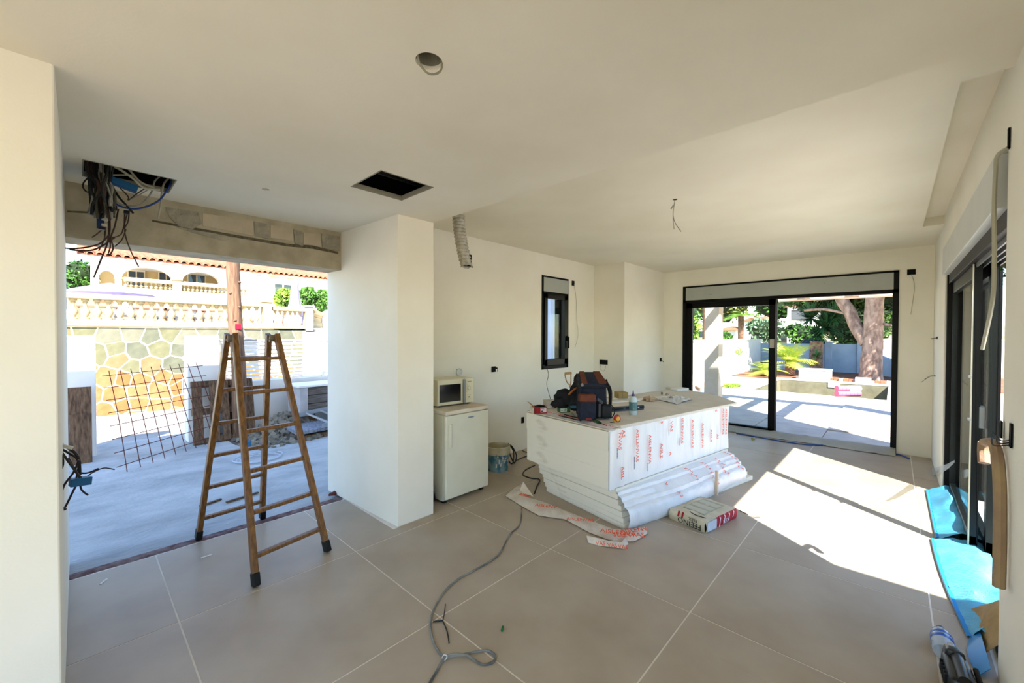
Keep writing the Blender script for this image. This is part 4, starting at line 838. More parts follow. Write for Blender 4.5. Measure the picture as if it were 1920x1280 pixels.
fl_ = MB().sheet([[(2.78+.09*k, -.295+.02*math.sin(k*.9), .006+.006*math.sin(k*1.3)) for k in range(5)], [(2.80+.09*k, -.335, .05) for k in range(5)]], .003); tag(fl_.build('foam_strip', MATS['blue_edge'], smooth=True), 'loose blue foam strip hanging on the floor below the nearer sheet', 'foam strip')
kr = mat('kraft_wrap', '#a68a5e', .8, '#8f7449', 7, .3)
kw = MB().sheet([[(2.96+.05*k, -.325-.018*abs(math.sin(k*.8)), .01+.004*k) for k in range(9)], [(2.96+.05*k, -.375, .09+.06*math.sin(k/8*PI)) for k in range(9)], [(2.99+.045*k, -.41, .12+.08*math.sin(k/8*PI)) for k in range(9)]], .002); tag(kw.build('kraft_paper', kr, smooth=True), 'crumpled brown kraft paper at the near end of the blue sheets', 'paper')
# hanging strip of padded paper on near jamb
P = [ay(1846, 829, -.335)]+[ay(a_, b_, -.333) for a_, b_ in ((1862, 830), (1869, 850), (1873, 880), (1875, 930), (1875, 1010), (1873, 1100))]
hp = MB(); hp.tube(P, .02, 8, 4); hp.tube([ay(1845, 830, -.335), ay(1844, 845, -.335), ay(1845, 868, -.335)], .022, 8, 3)
tag(hp.build('paper_padding', mat('wrapped_paper', '#a48c66', .8, '#8a6f5c', 6, .4), smooth=True), 'folded brown paper padding hanging down the near door post', 'paper padding')
cf = MB().sheet([[ay(1742, 880, -.33), ay(1755, 876, -.335), ay(1775, 870, -.35), ay(1790, 862, -.37)], [ay(1748, 890, -.33), ay(1762, 888, -.34), ay(1778, 878, -.35), ay(1790, 866, -.37)]], .002)
tag(cf.build('clear_film_scrap', mat('clear_scrap', '#c3cdd6', .15, spec=.8, alpha=.35), smooth=True), 'scrap of clear film sticking out from the far door frame', 'plastic film')
# power tool
PT = TR((2.66, -.215, 0), math.radians(4)) @ Matrix.Scale(.74, 4)
ptl = thing('power_tool', 'black cordless power tool with a red switch lying at the bottom right corner', 'power tool', (2.64, -.2, 0))
tm = mat('black_tool_plastic', '#101110', .35, '#191a18', 12, spec=.5)
m = MB(PT); m.add([(-.20, -.075, 0), (.12, -.07, 0), (.12, .06, 0), (-.20, .06, 0), (-.20, -.07, .14), (.07, -.06, .15), (.07, .05, .15), (-.20, .05, .14)], [(3,2,1,0),(4,5,6,7),(0,1,5,4),(1,2,6,5),(2,3,7,6),(3,0,4,7)])
m.build('motor_housing', tm, ptl, bevel=.022, seg=4, smooth=True)
m = MB(PT); m.add([(.02, -.055, .12), (.15, -.04, .08), (.15, .04, .08), (.02, .045, .12), (.02, -.045, .185), (.13, -.03, .16), (.13, .03, .16), (.02, .035, .185)], [(3,2,1,0),(4,5,6,7),(0,1,5,4),(1,2,6,5),(2,3,7,6),(3,0,4,7)])
m.build('battery_pack', tm, ptl, bevel=.012, seg=3, smooth=True)
MB(PT).box((.07, -.008, .176), (.10, .02, .186)).build('badge', mat('silver_badge', '#b9bcc0', .3, metal=.5), ptl, bevel=.002)
MB(PT).bar((-.16, -.083, .10), (-.02, -.078, .14), .025, .03).build('grip_pad', rubber_m, ptl, bevel=.008)
MB(PT).box((-.12, -.09, .06), (-.06, -.07, .115)).build('red_switch', mat('red_plastic', '#b3202b', .4), ptl, bevel=.006)
for k in range(5): MB(PT).box((-.15+.035*k, .045, .05), (-.135+.035*k, .064, .12)).build('vent', rubber_m, ptl, bevel=.002)
MB(PT).cyl((-.2, -.01, .145), (.05, -.01, .15), .028, n=14).build('top_barrel', tm, ptl, smooth=True)
# bottle behind it
bo = thing('water_bottle', 'clear plastic water bottle with blue bands lying behind the black power tool', 'bottle', (2.86, -.20, 0))
cbm = mat('clear_pet', '#c9d3d6', .1, spec=.8, alpha=.45)
c = (2.80, -.19, .042)
MB().lathe(c, [(0, .002), (.036, 0), (.041, .01), (.039, .05), (.042, .06), (.042, .14), (.036, .17), (.016, .195), (.014, .21), (0, .21)], 24, 'X', cap=False).build('body', cbm, bo, smooth=True)
MB().lathe(c, [(.0426, .075), (.043, .077), (.043, .10), (.0426, .102)], 24, 'X', cap=False).build('label_band', mat('blue_band', '#1c4fa0', .3), bo, smooth=True)
MB().lathe(c, [(.0426, .115), (.043, .117), (.042, .135), (.0415, .137)], 24, 'X', cap=False).build('label_band', MATS['blue_band'], bo, smooth=True)
MB().lathe(c, [(.016, .205), (.016, .225), (0, .226)], 16, 'X', cap=False).build('cap', mat('navy_cap', '#27335c', .4), bo)
# ================================================================== OUTSIDE
rnd = random.Random(11)
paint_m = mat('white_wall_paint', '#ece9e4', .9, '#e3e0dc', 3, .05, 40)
cream_m = mat('cream_stone', '#b5a580', .85, '#a5946e', 8)
beige_m = mat('beige_render', '#cdb9a2', .9, '#bfa98f', 3, .1, 30)
terra_m = mat('terracotta', '#a8684a', .85, '#8a5138', 7, .1)
old_wood = mat('grey_brown_timber', '#7b604a', .9, '#4d3a2b', 6, .3, 40, stretch=(8, 8, 1))
pole_m = mat('pole_timber', '#8d6d55', .9, '#5b4335', 5, .4, 40, stretch=(7, 7, .7))
rust_m = mat('rusty_steel', '#6b3226', .8, '#4a2a24', 20)
# ---- ground on the street side
MB().box((4.8, 3.93, -.3), (12, 8.2, -.05)).box((1.7, 4.085, -.31), (4.8, 4.2, -.06)).box((-12, 3.9, -.3), (-6, 8.2, -.05)).box((-6, 3.9, -.25), (WL-2.8, 4.0, -.06)).build('ground_street_side', conc_m, kind='structure')
road = MB().sheet([[(x, y, -.045-.26*(y-8.2)/4.8-.02*(x > 1)) for x in (-14, -5, 0, 5, 14)] for y in (8.2, 10.5, 13.2)], .3)
road.build('ground_road', mat('pale_asphalt', '#a8a29b', .95, '#97928d', 3, .2, 60), kind='structure')
# ---- gate posts and the low wall with its louvred fence
def solid(name, a, b_, m, label, cat, bev=.01, group=None): return tag(MB().box(a, b_).build(name, m, bevel=bev), label, cat, group)
solid('gate_post', (-.36, 7.45, -.05), (.155, 7.75, 1.525), paint_m, 'square white gate post at the left side of the open driveway', 'gate post')
solid('gate_post', (1.083, 7.45, -.05), (1.467, 7.75, 1.53), paint_m, 'square white gate post right of the open driveway, behind the pallet', 'gate post')
fw_ = thing('boundary_wall', 'low white yard wall carrying a white louvred fence', 'wall', (4, 7.65, -.05))
MB().box((1.467, 7.52, -.05), (11, 7.76, .80)).build('low_wall', paint_m, fw_, bevel=.008)
lou = mat('white_louvre', '#e6e6e8', .5); frame_m = mat('grey_rail', '#a9a4a6', .5)
for i, x0_ in enumerate([1.52, 3.05, 4.6, 6.15, 7.7]):
    MB().box((x0_, 7.60, .80), (x0_+.035, 7.66, 1.46)).build('fence_post', lou, fw_)
    for k in range(9):
        z = .845+k*.066; MB().box((x0_+.035, 7.60, z), (x0_+1.53, 7.66, z+.012), R=Matrix.Rotation(0, 3, 'X')).bar((x0_+.035, 7.63, z+.02), (x0_+1.53, 7.63, z+.02), .018, .044).build('louvre_slat', lou, fw_)
MB().box((1.5, 7.59, 1.435), (9.3, 7.67, 1.465)).build('top_rail', frame_m, fw_)
# ---- utility pole
po = thing('utility_pole', 'knotty wooden pole with a red sticker standing beside the white gate post', 'pole', (1.66, 7.2, 0))
m = MB(); N = 40; n = 14; vs = []
for i in range(N+1):
    t = i/N; z = 5.2*t-.05; r = .098-.018*t
    for k in range(n):
        a = 2*PI*k/n; rr = r*(1+.10*noise.noise(Vector((math.cos(a)*1.2, math.sin(a)*1.2, z*1.4)))+.05*noise.noise(Vector((math.cos(a)*3, math.sin(a)*3, z*5))))
        vs.append((1.672-.028*z+.012*math.sin(z*2.1)+rr*math.cos(a), 7.2+rr*math.sin(a), z))
m.add(vs, [(i*n+k, i*n+(k+1) % n, (i+1)*n+(k+1) % n, (i+1)*n+k) for i in range(N) for k in range(n)]); m.build('trunk', pole_m, po, smooth=True)
for z, a in ((2.15, -2.4), (1.95, -1.2), (2.32, -1.0), (1.75, -1.9)):
    c = Vector((1.672-.028*z+.09*math.cos(a), 7.2+.09*math.sin(a), z)); MB().blob(c, .022, .022, .018, 8, 6).build('knot', pole_m, po, smooth=True)
q = ay(445, 612, 7.1); MB().box((q.x-.028, 7.096, q.z-.04), (q.x+.05, 7.104, q.z+.035)).build('red_sticker', mat('red_sticker', '#e0152f', .5), po, bevel=.002)
# ---- pallet leaning against the post
pal = thing('wooden_pallet', 'weathered wooden pallet leaning against the right gate post', 'pallet', (1.36, 7.2, 0))
PLT = TR((1.10, 7.12, -.02), 0, math.radians(-12))
for k, (w0, w1) in enumerate(((0, .12), (.205, .31), (.345, .44), (.47, .60), (.66, .76))):
    MB(PLT).box((w0, 0, .02), (w1, .018, .9)).build('plank', old_wood, pal, bevel=.003)
for z in (0, .42, .82): MB(PLT).box((0, .018, z), (.76, .09, z+.09)).build('crossbar', old_wood, pal, bevel=.004)
for k in range(4): MB(PLT).box((.02+k*.2, .09, .02), (.13+k*.2, .105, .9)).build('rear_plank', old_wood, pal, bevel=.003)
lb = MB(TR((-.13, 7.15, -.03), 0, math.radians(-8))); lb.box((0, 0, 0), (.24, .04, .93)).box((.05, -.03, 0), (.24, 0, .6))
tag(lb.build('timber_board', old_wood, bevel=.006), 'wide dark timber board leaning on the left gate post', 'board')
# ---- rebar mesh
rm = thing('rebar_mesh', 'rusty rebar mesh panel propped upright across the driveway opening', 'mesh panel', (.75, 6.6, 0))
q00, q10 = az(236, 885, 0), az(420, 822, 0); q01, q11 = ay(203, 700, 7.0), ay(372, 683, 7.30)
def bil(u, v): return q00.lerp(q10, u).lerp(q01.lerp(q11, u), v)
for k in range(10):
    u = .01+k/9.3; MB().tube([bil(u, -.0), bil(u+.01, .5)+Vector((0, .02, 0)), bil(u, 1.03)], .0045, 5, 3).build('upright_bar', rust_m, rm)
for k in range(8):
    v = .07+k/7.7; MB().tube([bil(-.06, v), bil(.5, v)+Vector((0, .015, 0)), bil(1.05, v)], .0045, 5, 3).build('cross_bar', rust_m, rm)
# ---- rubble, planks, slab, metal ladder
heap = MB()
for k in range(900):
    u, v = rnd.random(), rnd.random(); x = 1.55+1.35*u; y = 6.2+1.0*v+(.15*u)
    h = .30*math.exp(-((x-2.3)/.42)**2-((y-7.05)/.38)**2)
    s_ = rnd.uniform(.012, .042); R = Matrix.Rotation(rnd.uniform(0, 6), 3, Vector((rnd.random(), rnd.random(), rnd.random()+.01)).normalized())
    if rnd.random() < .35+h*4: heap.box((x-s_, y-s_*.8, h-.03), (x+s_, y+s_*.8, h-.03+s_*1.1), R=R)
ho = heap.build('rubble_heap', mat('rubble', '#8f8778', .95, '#5f574d', 2.5, .3, 30), kind='stuff', weld=False); ho['label'] = 'grey heap of broken rubble beside the low yard wall'; ho['category'] = 'rubble'
base_ = MB(); rows = []
for j in range(9): rows.append([(1.5+.16*i, 6.2+.19*j, -.025+.27*math.exp(-((1.5+.16*i-2.3)/.42)**2-((6.2+.19*j-7.05)/.38)**2)-.004) for i in range(10)])
base_.sheet(rows, .02).build('earth', mat('dark_earth', '#6a6055', 1, '#544b42', 8, .4), ho)
tb = thing('timber_stack', 'stack of grey weathered beams with a white dusty top beside the low wall', 'timber', (3.1, 7.1, 0))
for k in range(3): MB(TR((2.42, 6.82, .30+.135*k), math.radians(4))).box((0, 0, .004), (1.9, .5, .13)).build('beam', mat('grey_timber', '#77706b', .9, '#59514b', 5, .3, 30, stretch=(1, 8, 8)), tb, bevel=.006)
MB(TR((2.36, 6.78, .705), math.radians(4))).box((0, 0, 0), (2.0, .58, .03)).build('top_board', paint_m, tb, bevel=.005)
MB(TR((2.40, 6.80, .25), math.radians(4))).box((-.02, -.01, 0), (.10, .45, .45)).build('end_board', mat('pale_board', '#b9b6b8', .8, '#a5a2a4', 5), tb, bevel=.004)
MB().box((2.5, 6.9, -.03), (2.65, 7.3, .30)).build('support', old_wood, tb); MB().box((3.9, 6.9, -.03), (4.05, 7.3, .30)).build('support', old_wood, tb)
slb = MB(TR((2.18, 6.34, .07), math.radians(5), math.radians(5))).box((0, 0, 0), (1.2, .42, .05)); tag(slb.build('stone_slab', mat('speckled_slab', '#9a9ca3', .7, '#6b6e78', 40), bevel=.004), 'speckled grey stone slab lying in front of the timber stack', 'slab')
sk = MB(TR((2.18, 6.34, -.03), math.radians(5))).box((0.02, .02, 0), (1.15, .12, .07)).box((.02, .3, 0), (1.15, .40, .09)); tag(sk.build('support_beam', old_wood, bevel=.004), 'dark beam under the speckled slab', 'beam')
al = thing('aluminium_ladder', 'short aluminium ladder lying tilted against the timber stack', 'ladder', (2.6, 6.5, .1))
alm = mat('aluminium', '#a7aaae', .35, metal=.8)
for p, q in (((2.28, 6.72, .30), (3.2, 6.80, .36)), ((2.52, 6.32, .16), (3.4, 6.45, .22))): MB().bar(p, q, .03, .06).build('rail', alm, al, bevel=.003)
for k in range(4): f = .18+.24*k; MB().bar(Vector((2.28, 6.72, .30)).lerp(Vector((3.2, 6.80, .36)), f), Vector((2.52, 6.32, .16)).lerp(Vector((3.4, 6.45, .22)), f), .03, .03).build('rung', alm, al, bevel=.003)
hs = MB()
for k in range(3): hs.tube([(1.55+.22*math.cos(t)*(1+.12*k), 5.75+.16*math.sin(t)*(1+.15*k)+.05*k, .0) for t in [.3*j+.5*k for j in range(20)]], .006, 6, 2)
tag(hs.build('white_hose', mat('white_hose', '#b9bfca', .6), smooth=True), 'thin white hose lying in loose coils on the yard slab', 'hose')
solid('blue_offcut', (1.50, 6.35, -.02), (1.60, 6.42, .10), mat('blue_offcut', '#2c6a98', .6), 'small blue piece standing on the yard behind the ladder', 'offcut', .004)
for k, (px, py, l, r_, lb_) in enumerate(((395, 943, .09, .3, 'thin wooden offcut on the yard slab left of the ladder front leg'), (455, 933, .14, .2, 'longer thin wooden offcut on the yard slab between the ladder legs'))):
    p = az(px, py, -.015); tag(MB(TR(p, r_)).box((-l, -.012, 0), (l, .012, .012)).build('wood_offcut', old_wood), lb_, 'offcut')
for k, (px, py, lb_) in enumerate(((628, 925, 'dark red brick crumb at the foot of the pier'), )):
    p = az(px, py, .0); tag(MB().blob(p+Vector((-.01, -.02, .012)), .05, .03, .02, 8, 6, .5).blob(p+Vector((.04, -.03, .01)), .02, .015, .012, 7, 5, .4).build('brick_crumb', mat('brick_crumb', '#6a3a38', .95), smooth=False), lb_, 'rubble')
for k, (px, py) in enumerate(((387, 1043), (195, 1090))):
    p = az(px, py, 0); tag(MB(TR(p, k)).box((-.03, -.006, 0), (.03, .006, .004)).build('plaster_flake', paint_m), ['white plaster flake on the tile left of the ladder front leg', 'plaster flake on the tile near the left wall'][k], 'flake')

# ---- stone retaining wall: voronoi stones
YS = 13.0
def vor(seeds, x0, x1, z0, z1, rad):
    out = []
    for i, (sx, sz) in enumerate(seeds):
        poly = [(max(x0, sx-rad), max(z0, sz-rad)), (min(x1, sx+rad), max(z0, sz-rad)), (min(x1, sx+rad), min(z1, sz+rad)), (max(x0, sx-rad), min(z1, sz+rad))]
        for j, (tx, tz) in enumerate(seeds):
            if j == i or abs(tx-sx) > 2*rad or abs(tz-sz) > 2*rad: continue
            nx, nz = tx-sx, tz-sz; d_ = (tx*tx+tz*tz-sx*sx-sz*sz)/2; new = []
            for a in range(len(poly)):
                p, q = poly[a], poly[(a+1) % len(poly)]; fp, fq = p[0]*nx+p[1]*nz-d_, q[0]*nx+q[1]*nz-d_
                if fp <= 0: new.append(p)
                if (fp < 0) != (fq < 0) and abs(fp-fq) > 1e-9: t = fp/(fp-fq); new.append((p[0]+(q[0]-p[0])*t, p[1]+(q[1]-p[1])*t))
            poly = new
            if len(poly) < 3: break
        if len(poly) >= 3: out.append(poly)
    return out
sw = container('wall_retaining', loc=(2.5, YS, -.5))
MB().box((-3, YS+.0, -.6), (4.7, YS+.4, 1.72)).build('mortar', mat('pale_mortar', '#e3d9bd', .95, '#d8ccab', 6), sw)
seeds = [(-.6+.36*i+rnd.uniform(-.15, .15)+(.18 if j % 2 else 0), -.45+.33*j+rnd.uniform(-.13, .13)) for i in range(15) for j in range(7)]
gm = [mat('field_stone_'+n_, a, .9, b_, 5, .2) for n_, a, b_ in (('grey', '#656653', '#565849'), ('olive', '#706e53', '#5f5e44'), ('tan', '#7c6e4e', '#6e6040'), ('pale', '#757361', '#686654'))]
om = [mat('ochre_stone_'+n_, a, .9, b_, 5, .2) for n_, a, b_ in (('a', '#966339', '#88562f'), ('b', '#905b34', '#9d6d43'), ('c', '#9a714b', '#8d613c'))]
for poly in vor(seeds, -.8, 4.65, -.55, 1.70, .5):
    cx = sum(p[0] for p in poly)/len(poly); cz = sum(p[1] for p in poly)/len(poly)
    pp_ = []
    for p in poly: d_ = math.dist(p, (cx, cz)) or 1; f = max(.3, 1-.022/d_); pp_.append((cx+(p[0]-cx)*f, cz+(p[1]-cz)*f))
    MB().prismY(pp_, YS-rnd.uniform(.004, .016), YS+.05).build('stone', rnd.choice(om if cz < .62 else gm), sw)
MB().box((-3, YS-.06, 1.72), (4.7, YS+.45, 1.78)).build('coping', cream_m, sw, bevel=.01)
MB().box((-6, YS+.4, -.6), (-3, YS+.8, 1.7)).box((-14, YS+.45, 1.5), (14, 24, 1.76)).box((4.7, YS+.02, -.6), (14, YS+.45, 1.5)).build('terrace', paint_m, kind='structure')
MB().box((-14, 13.2, -.6), (14, 60, -.5)).build('ground_far', conc_m, kind='structure')
# ---- balustrades
def balustrade(name, label, p, q, z0, z1, pitch, r, piers=(), mt=cream_m, seg=10):
    t = thing(name, label, 'balustrade', (p[0], p[1], z0)); P, Q = Vector((p[0], p[1], 0)), Vector((q[0], q[1], 0)); L = (Q-P).length; d = (Q-P)/L; H_ = z1-z0
    MB().bar(P+Vector((0, 0, z0+.045)), Q+Vector((0, 0, z0+.045)), .20, .09).build('base_rail', mt, t, bevel=.01)
    MB().bar(P+Vector((0, 0, z1-.06)), Q+Vector((0, 0, z1-.06)), .24, .12).build('hand_rail', mt, t, bevel=.02)
    b0, b1 = z0+.09, z1-.12; h = b1-b0
    prof = [(.9*r, 0), (.9*r, .07*h), (.5*r, .10*h), (.62*r, .18*h), (r, .34*h), (.86*r, .44*h), (.42*r, .60*h), (.36*r, .78*h), (.6*r, .82*h), (.45*r, .86*h), (.8*r, .92*h), (.8*r, h)]
    n_ = int(L/pitch); first = None
    for k in range(n_):
        c = P+d*(pitch*(k+.5)); c.z = b0
        if first is None: first = MB().lathe(c, prof, seg).build('baluster', mt, t, smooth=True)
        else: link_copy(first, t, wmx(t).inverted() @ Matrix.Translation(c+Vector((0, 0, 0))))
    for s_ in piers:
        c = P+d*s_; MB().box((c.x-.11, c.y-.13, z0), (c.x+.11, c.y+.13, z1+.02)).box((c.x-.14, c.y-.16, z1+.02), (c.x+.14, c.y+.16, z1+.07)).build('pier', mt, t, bevel=.008)
    return t
balustrade('balustrade', 'long cream stone balustrade above the rough stone retaining wall', (-.9, 13.1), (3.62, 13.1), 1.78, 2.44, .185, .085, piers=(4.6,))
balustrade('balustrade', 'short stone balustrade right of the tall pier, beside the green shrubs', (3.85, 13.1), (4.78, 13.1), 1.66, 2.36, .135, .06, piers=(.98,))
balustrade('balustrade', 'narrow balustrade running back at the far right of the terrace', (4.95, 13.2), (6.1, 15.2), 1.6, 2.33, .15, .05)
solid('blue_render_band', (4.71, 12.96, 1.35), (6.4, 13.015, 1.62), mat('bluish_render', '#c9cdd6', .9), 'pale bluish plinth under the short balustrade', 'plinth')
# terrace furniture
def umbrella(label, c, r, zc, open_=True):
    t = thing('parasol', label, 'parasol', (c[0], c[1], 1.76)); lm = mat('lavender_canvas', '#958cb8', .8, '#887fae', 4)
    MB().cyl((c[0], c[1], 1.76), (c[0], c[1], zc), .025).build('pole', paint_m, t)
    if open_:
        m = MB(); n = 8; vs = [(c[0], c[1], zc+.30)]
        for k in range(n): a = 2*PI*k/n+.2; vs += [(c[0]+r*math.cos(a), c[1]+r*math.sin(a), zc), (c[0]+.5*r*math.cos(a), c[1]+.5*r*math.sin(a), zc+.17)]
        vs.append((c[0], c[1], zc+.27))
        for k in range(n): a, b_ = 1+2*k, 1+2*((k+1) % n); m_ = (a+1, b_+1); vs; m.f
        fs = []
        for k in range(n): a, b_ = 1+2*k, 1+2*((k+1) % n); fs += [(0, a+1, b_+1), (a+1, a, b_, b_+1), (a, 2*n+1, b_)]
        m.add(vs, fs).build('canopy', lm, t)
    else:
        m = MB(); vs = []; n = 16; prof = [(.02, zc+.15), (.10, zc+.05), (.11, zc-.05), (.085, zc-.12), (.14, zc-.6), (.19, zc-1.0), (.17, zc-1.1), (.05, zc-1.12)]
        for r_, z in prof:
            for k in range(n): a = 2*PI*k/n; q_ = r_*(1+.22*(k % 2)*(z < zc-.1)); vs.append((c[0]+q_*math.cos(a), c[1]+q_*math.sin(a), z))
        m.add(vs, [(j*n+k, j*n+(k+1) % n, (j+1)*n+(k+1) % n, (j+1)*n+k) for j in range(len(prof)-1) for k in range(n)]); m.build('folded_canopy', lm, t, smooth=True)
    return t
q = ay(207, 550, 15.0); umbrella('open lavender parasol behind the left end of the long balustrade', (q.x, 15.0), .95, q.z-.02)
q = ay(553, 528, 14.3); umbrella('tall folded lavender parasol beside the green shrubs', (q.x, 14.3), .2, q.z-.05, False)
q = ay(571, 556, 15.3); umbrella('small folded lavender parasol half hidden in the shrubs', (q.x, 15.3), .1, q.z+.1, False)
tabm = mat('brown_table', '#8f6a50', .7); 
for k, x in enumerate((.35, 1.25, 1.95, 2.75)):
    t = thing('terrace_table', ['brown terrace table at the far left behind the balustrade', 'brown terrace table second from the left behind the balustrade', 'brown terrace table third from the left behind the balustrade', 'brown terrace table nearest the wooden pole behind the balustrade'][k], 'table', (x, 14.4, 1.76), group='terrace tables')
    MB().box((x-.38, 14.1, 2.20), (x+.38, 14.7, 2.24)).build('table_top', tabm, t, bevel=.005)
    for sx in (-.33, .33):
        for sy in (14.15, 14.65): MB().box((x+sx-.02, sy-.02, 1.76), (x+sx+.02, sy+.02, 2.20)).build('leg', tabm, t)
for k, x in enumerate((.82, 1.62, 2.38)):
    t = thing('terrace_chair', ['dark terrace chair between the first and second tables', 'dark terrace chair between the second and third tables', 'dark terrace chair between the third and fourth tables'][k], 'chair', (x, 14.0, 1.76), group='terrace chairs')
    cm_ = mat('grey_wicker', '#4d5258', .7)
    MB().box((x-.2, 13.85, 1.98), (x+.2, 14.2, 2.03)).build('seat', cm_, t); MB().box((x-.2, 14.18, 2.03), (x+.2, 14.22, 2.35)).build('backrest', paint_m, t)
    for sx in (-.18, .18):
        for sy in (13.87, 14.18): MB().box((x+sx-.015, sy-.015, 1.76), (x+sx+.015, sy+.015, 1.98)).build('leg', cm_, t)
# ---- villa across the street
vl = thing('villa', 'white villa with round arches and terracotta eaves above the terrace', 'house', (3, 18, 1.76))
VY = 17.0
MB().box((-.2, VY+.02, 1.76), (4.4, VY+2.4, 2.70)).build('lower_storey', mat('tan_terrace_shade', '#a8875f', .9), vl)  # tan tone stands for the terrace's shadow on this wall
MB().box((.3, VY-.15, 2.68), (4.4, VY+2.5, 2.86)).build('terrace_slab', mat('cream_paint2', '#e6dcc4', .9), vl)
def arch_wall(x0, x1, z0, z1, arches, y, th, m, par, name, ztopf=None):
    mb_ = MB(); N = 120; X = sorted(set([x0, x1]+[x0+(x1-x0)*k/N for k in range(N+1)]+[a for ar in arches for a in ar[:2]]))
    for a, b_ in zip(X, X[1:]):
        cx = (a+b_)/2; lo = z0
        for xa, xb, zs, zt in arches:
            if xa < cx < xb: u = (cx-(xa+xb)/2)/((xb-xa)/2); lo = zs+(zt-zs)*math.sqrt(max(0, 1-u*u))
        hi = ztopf(cx) if ztopf else z1
        mb_.box((a, y, lo), (b_, y+th, hi))
    return mb_.build(name, m, par)
def zt_(x): return 4.05
arch_wall(.27, 3.62, 2.86, 3.80, [(.44, .78, 3.23, 3.44), (.92, 2.12, 3.25, 3.62), (2.36, 3.36, 3.30, 3.64)], VY, .25, paint_m, vl, 'arcade')
for x in (.85, 2.24, 3.45):
    MB().box((x-.09, VY-.04, 3.20), (x+.09, VY+.29, 3.26)).build('capital', cream_m, vl, bevel=.01)
MB().box((-.2, VY+2.2, 2.86), (4.6, VY+2.5, 3.8)).build('rear_wall', mat('cream_paint3', '#c9b183', .9), vl)
MB().box((.27, VY+.26, 3.76), (4.6, VY+2.5, 3.80)).build('veranda_ceiling', paint_m, vl)
def vwin(px0, py0, px1, py1, y, label, curtain=None):
    a, b_ = ay(px0, py0, y), ay(px1, py1, y); f = MB().box((a.x, y-.06, b_.z), (b_.x, y-.02, a.z)).build('window', mat('cream_frame', '#e9dfc6', .7), vl)
    w_ = (b_.x-a.x); h_ = a.z-b_.z
    for s_ in (0, 1):
        xa = a.x+w_*(.08+.46*s_); MB().box((xa, y-.075, b_.z+h_*.05), (xa+w_*.38, y-.06, a.z-h_*.1)).build('pane', mat('dark_pane', '#2d3c48', .1, spec=.8), f)
        if curtain: 
            MB().prismY([(xa, b_.z+h_*.05), (xa+w_*.28, b_.z+h_*.05), (xa+w_*.10, a.z-h_*.1), (xa, a.z-h_*.1)], y-.08, y-.076).build('curtain', mat('blue_curtain', '#6e95b5', .8), f)
    return f
vwin(238, 505, 272, 538, VY+2.2, ''); vwin(296, 508, 326, 538, VY+2.2, ''); vwin(350, 510, 386, 538, VY+2.2, '', True)
# roof edge of tiles, each tile a part
tile_mesh = None
def roof_row(x0, x1, y, z, pitch, par, lift=.0):
    global tile_mesh
    n_ = int((x1-x0)/pitch)
    for k in range(n_):
        x = x0+pitch*(k+.5)
        if tile_mesh is None:
            m = MB(); vs = []; 
            for yy, zz_ in ((0, 0), (.55, .16)):
                for rr in (.085, .07):
                    for j in range(7): a = PI*j/6; vs.append((rr*math.cos(a), yy, zz_+rr*math.sin(a)))
            fs = [(j, j+1, 15+j, 14+j) for j in range(6)]+[(7+j+1, 7+j, 21+j, 21+j+1) for j in range(6)]+[(j+1, j, 7+j, 7+j+1) for j in range(6)]+[(14+j, 14+j+1, 21+j+1, 21+j) for j in range(6)]
            o = m.add(vs, fs).build('roof_tile', terra_m, par, org=(0, 0, 0)); tile_mesh = o.data; o.matrix_local = wmx(par).inverted() @ Matrix.Translation((x, y, z))
        else:
            o = bpy.data.objects.new('roof_tile', tile_mesh); COL.objects.link(o); o.parent = par; o.matrix_local = wmx(par).inverted() @ Matrix.Translation((x, y, z))
roof_row(-.02, 3.75, VY-.35, 3.81, .19, vl); 
MB().add([(.0, VY-.30, 3.78), (3.7, VY-.30, 3.78), (3.7, VY+3.2, 4.75), (.0, VY+3.2, 4.75), (.0, VY-.30, 3.83), (3.7, VY-.30, 3.83), (3.7, VY+3.2, 4.8), (0, VY+3.2, 4.8)], [(3,2,1,0),(4,5,6,7),(0,1,5,4),(1,2,6,5),(2,3,7,6),(3,0,4,7)]).build('roof', terra_m, vl)
balustrade_up = balustrade('balustrade', 'upper balcony balustrade in front of the villa arches', (.95, VY-.05), (4.25, VY-.05), 2.86, 3.26, .115, .05, piers=(1.25,), seg=8)
# right wing
wg = thing('villa_wing', 'lower white wing of the villa with a dark window behind the shrubs', 'house', (6, 18, 1.76))
MB().box((3.9, VY+1.2, 1.76), (12, VY+4, 3.86)).build('wall', paint_m, wg)
MB().box((3.7, VY+.85, 3.84), (12.2, VY+4, 3.93)).build('eave_board', mat('ochre_eave', '#d9b57a', .8), wg)
roof_row(3.75, 9.6, VY+.8, 3.94, .19, wg)
MB().add([(3.75, VY+.85, 3.92), (12, VY+.85, 3.92), (12, VY+4, 4.8), (3.75, VY+4, 4.8), (3.75, VY+.85, 3.96), (12, VY+.85, 3.96), (12, VY+4, 4.84), (3.75, VY+4, 4.84)], [(3,2,1,0),(4,5,6,7),(0,1,5,4),(1,2,6,5),(2,3,7,6),(3,0,4,7)]).build('roof', terra_m, wg)
a, b_ = ay(513, 530, VY+1.2), ay(547, 566, VY+1.2); f = MB().box((a.x, VY+1.16, b_.z), (b_.x, VY+1.2, a.z)).build('window', MATS['cream_frame'], wg)
for s_ in (0, 1): MB().box((a.x+.04+s_*(b_.x-a.x)*.5, VY+1.14, b_.z+.05), (a.x-.04+(s_+1)*(b_.x-a.x)*.5, VY+1.16, a.z-.05)).build('pane', mat('olive_pane', '#3e4636', .15, spec=.8), f)
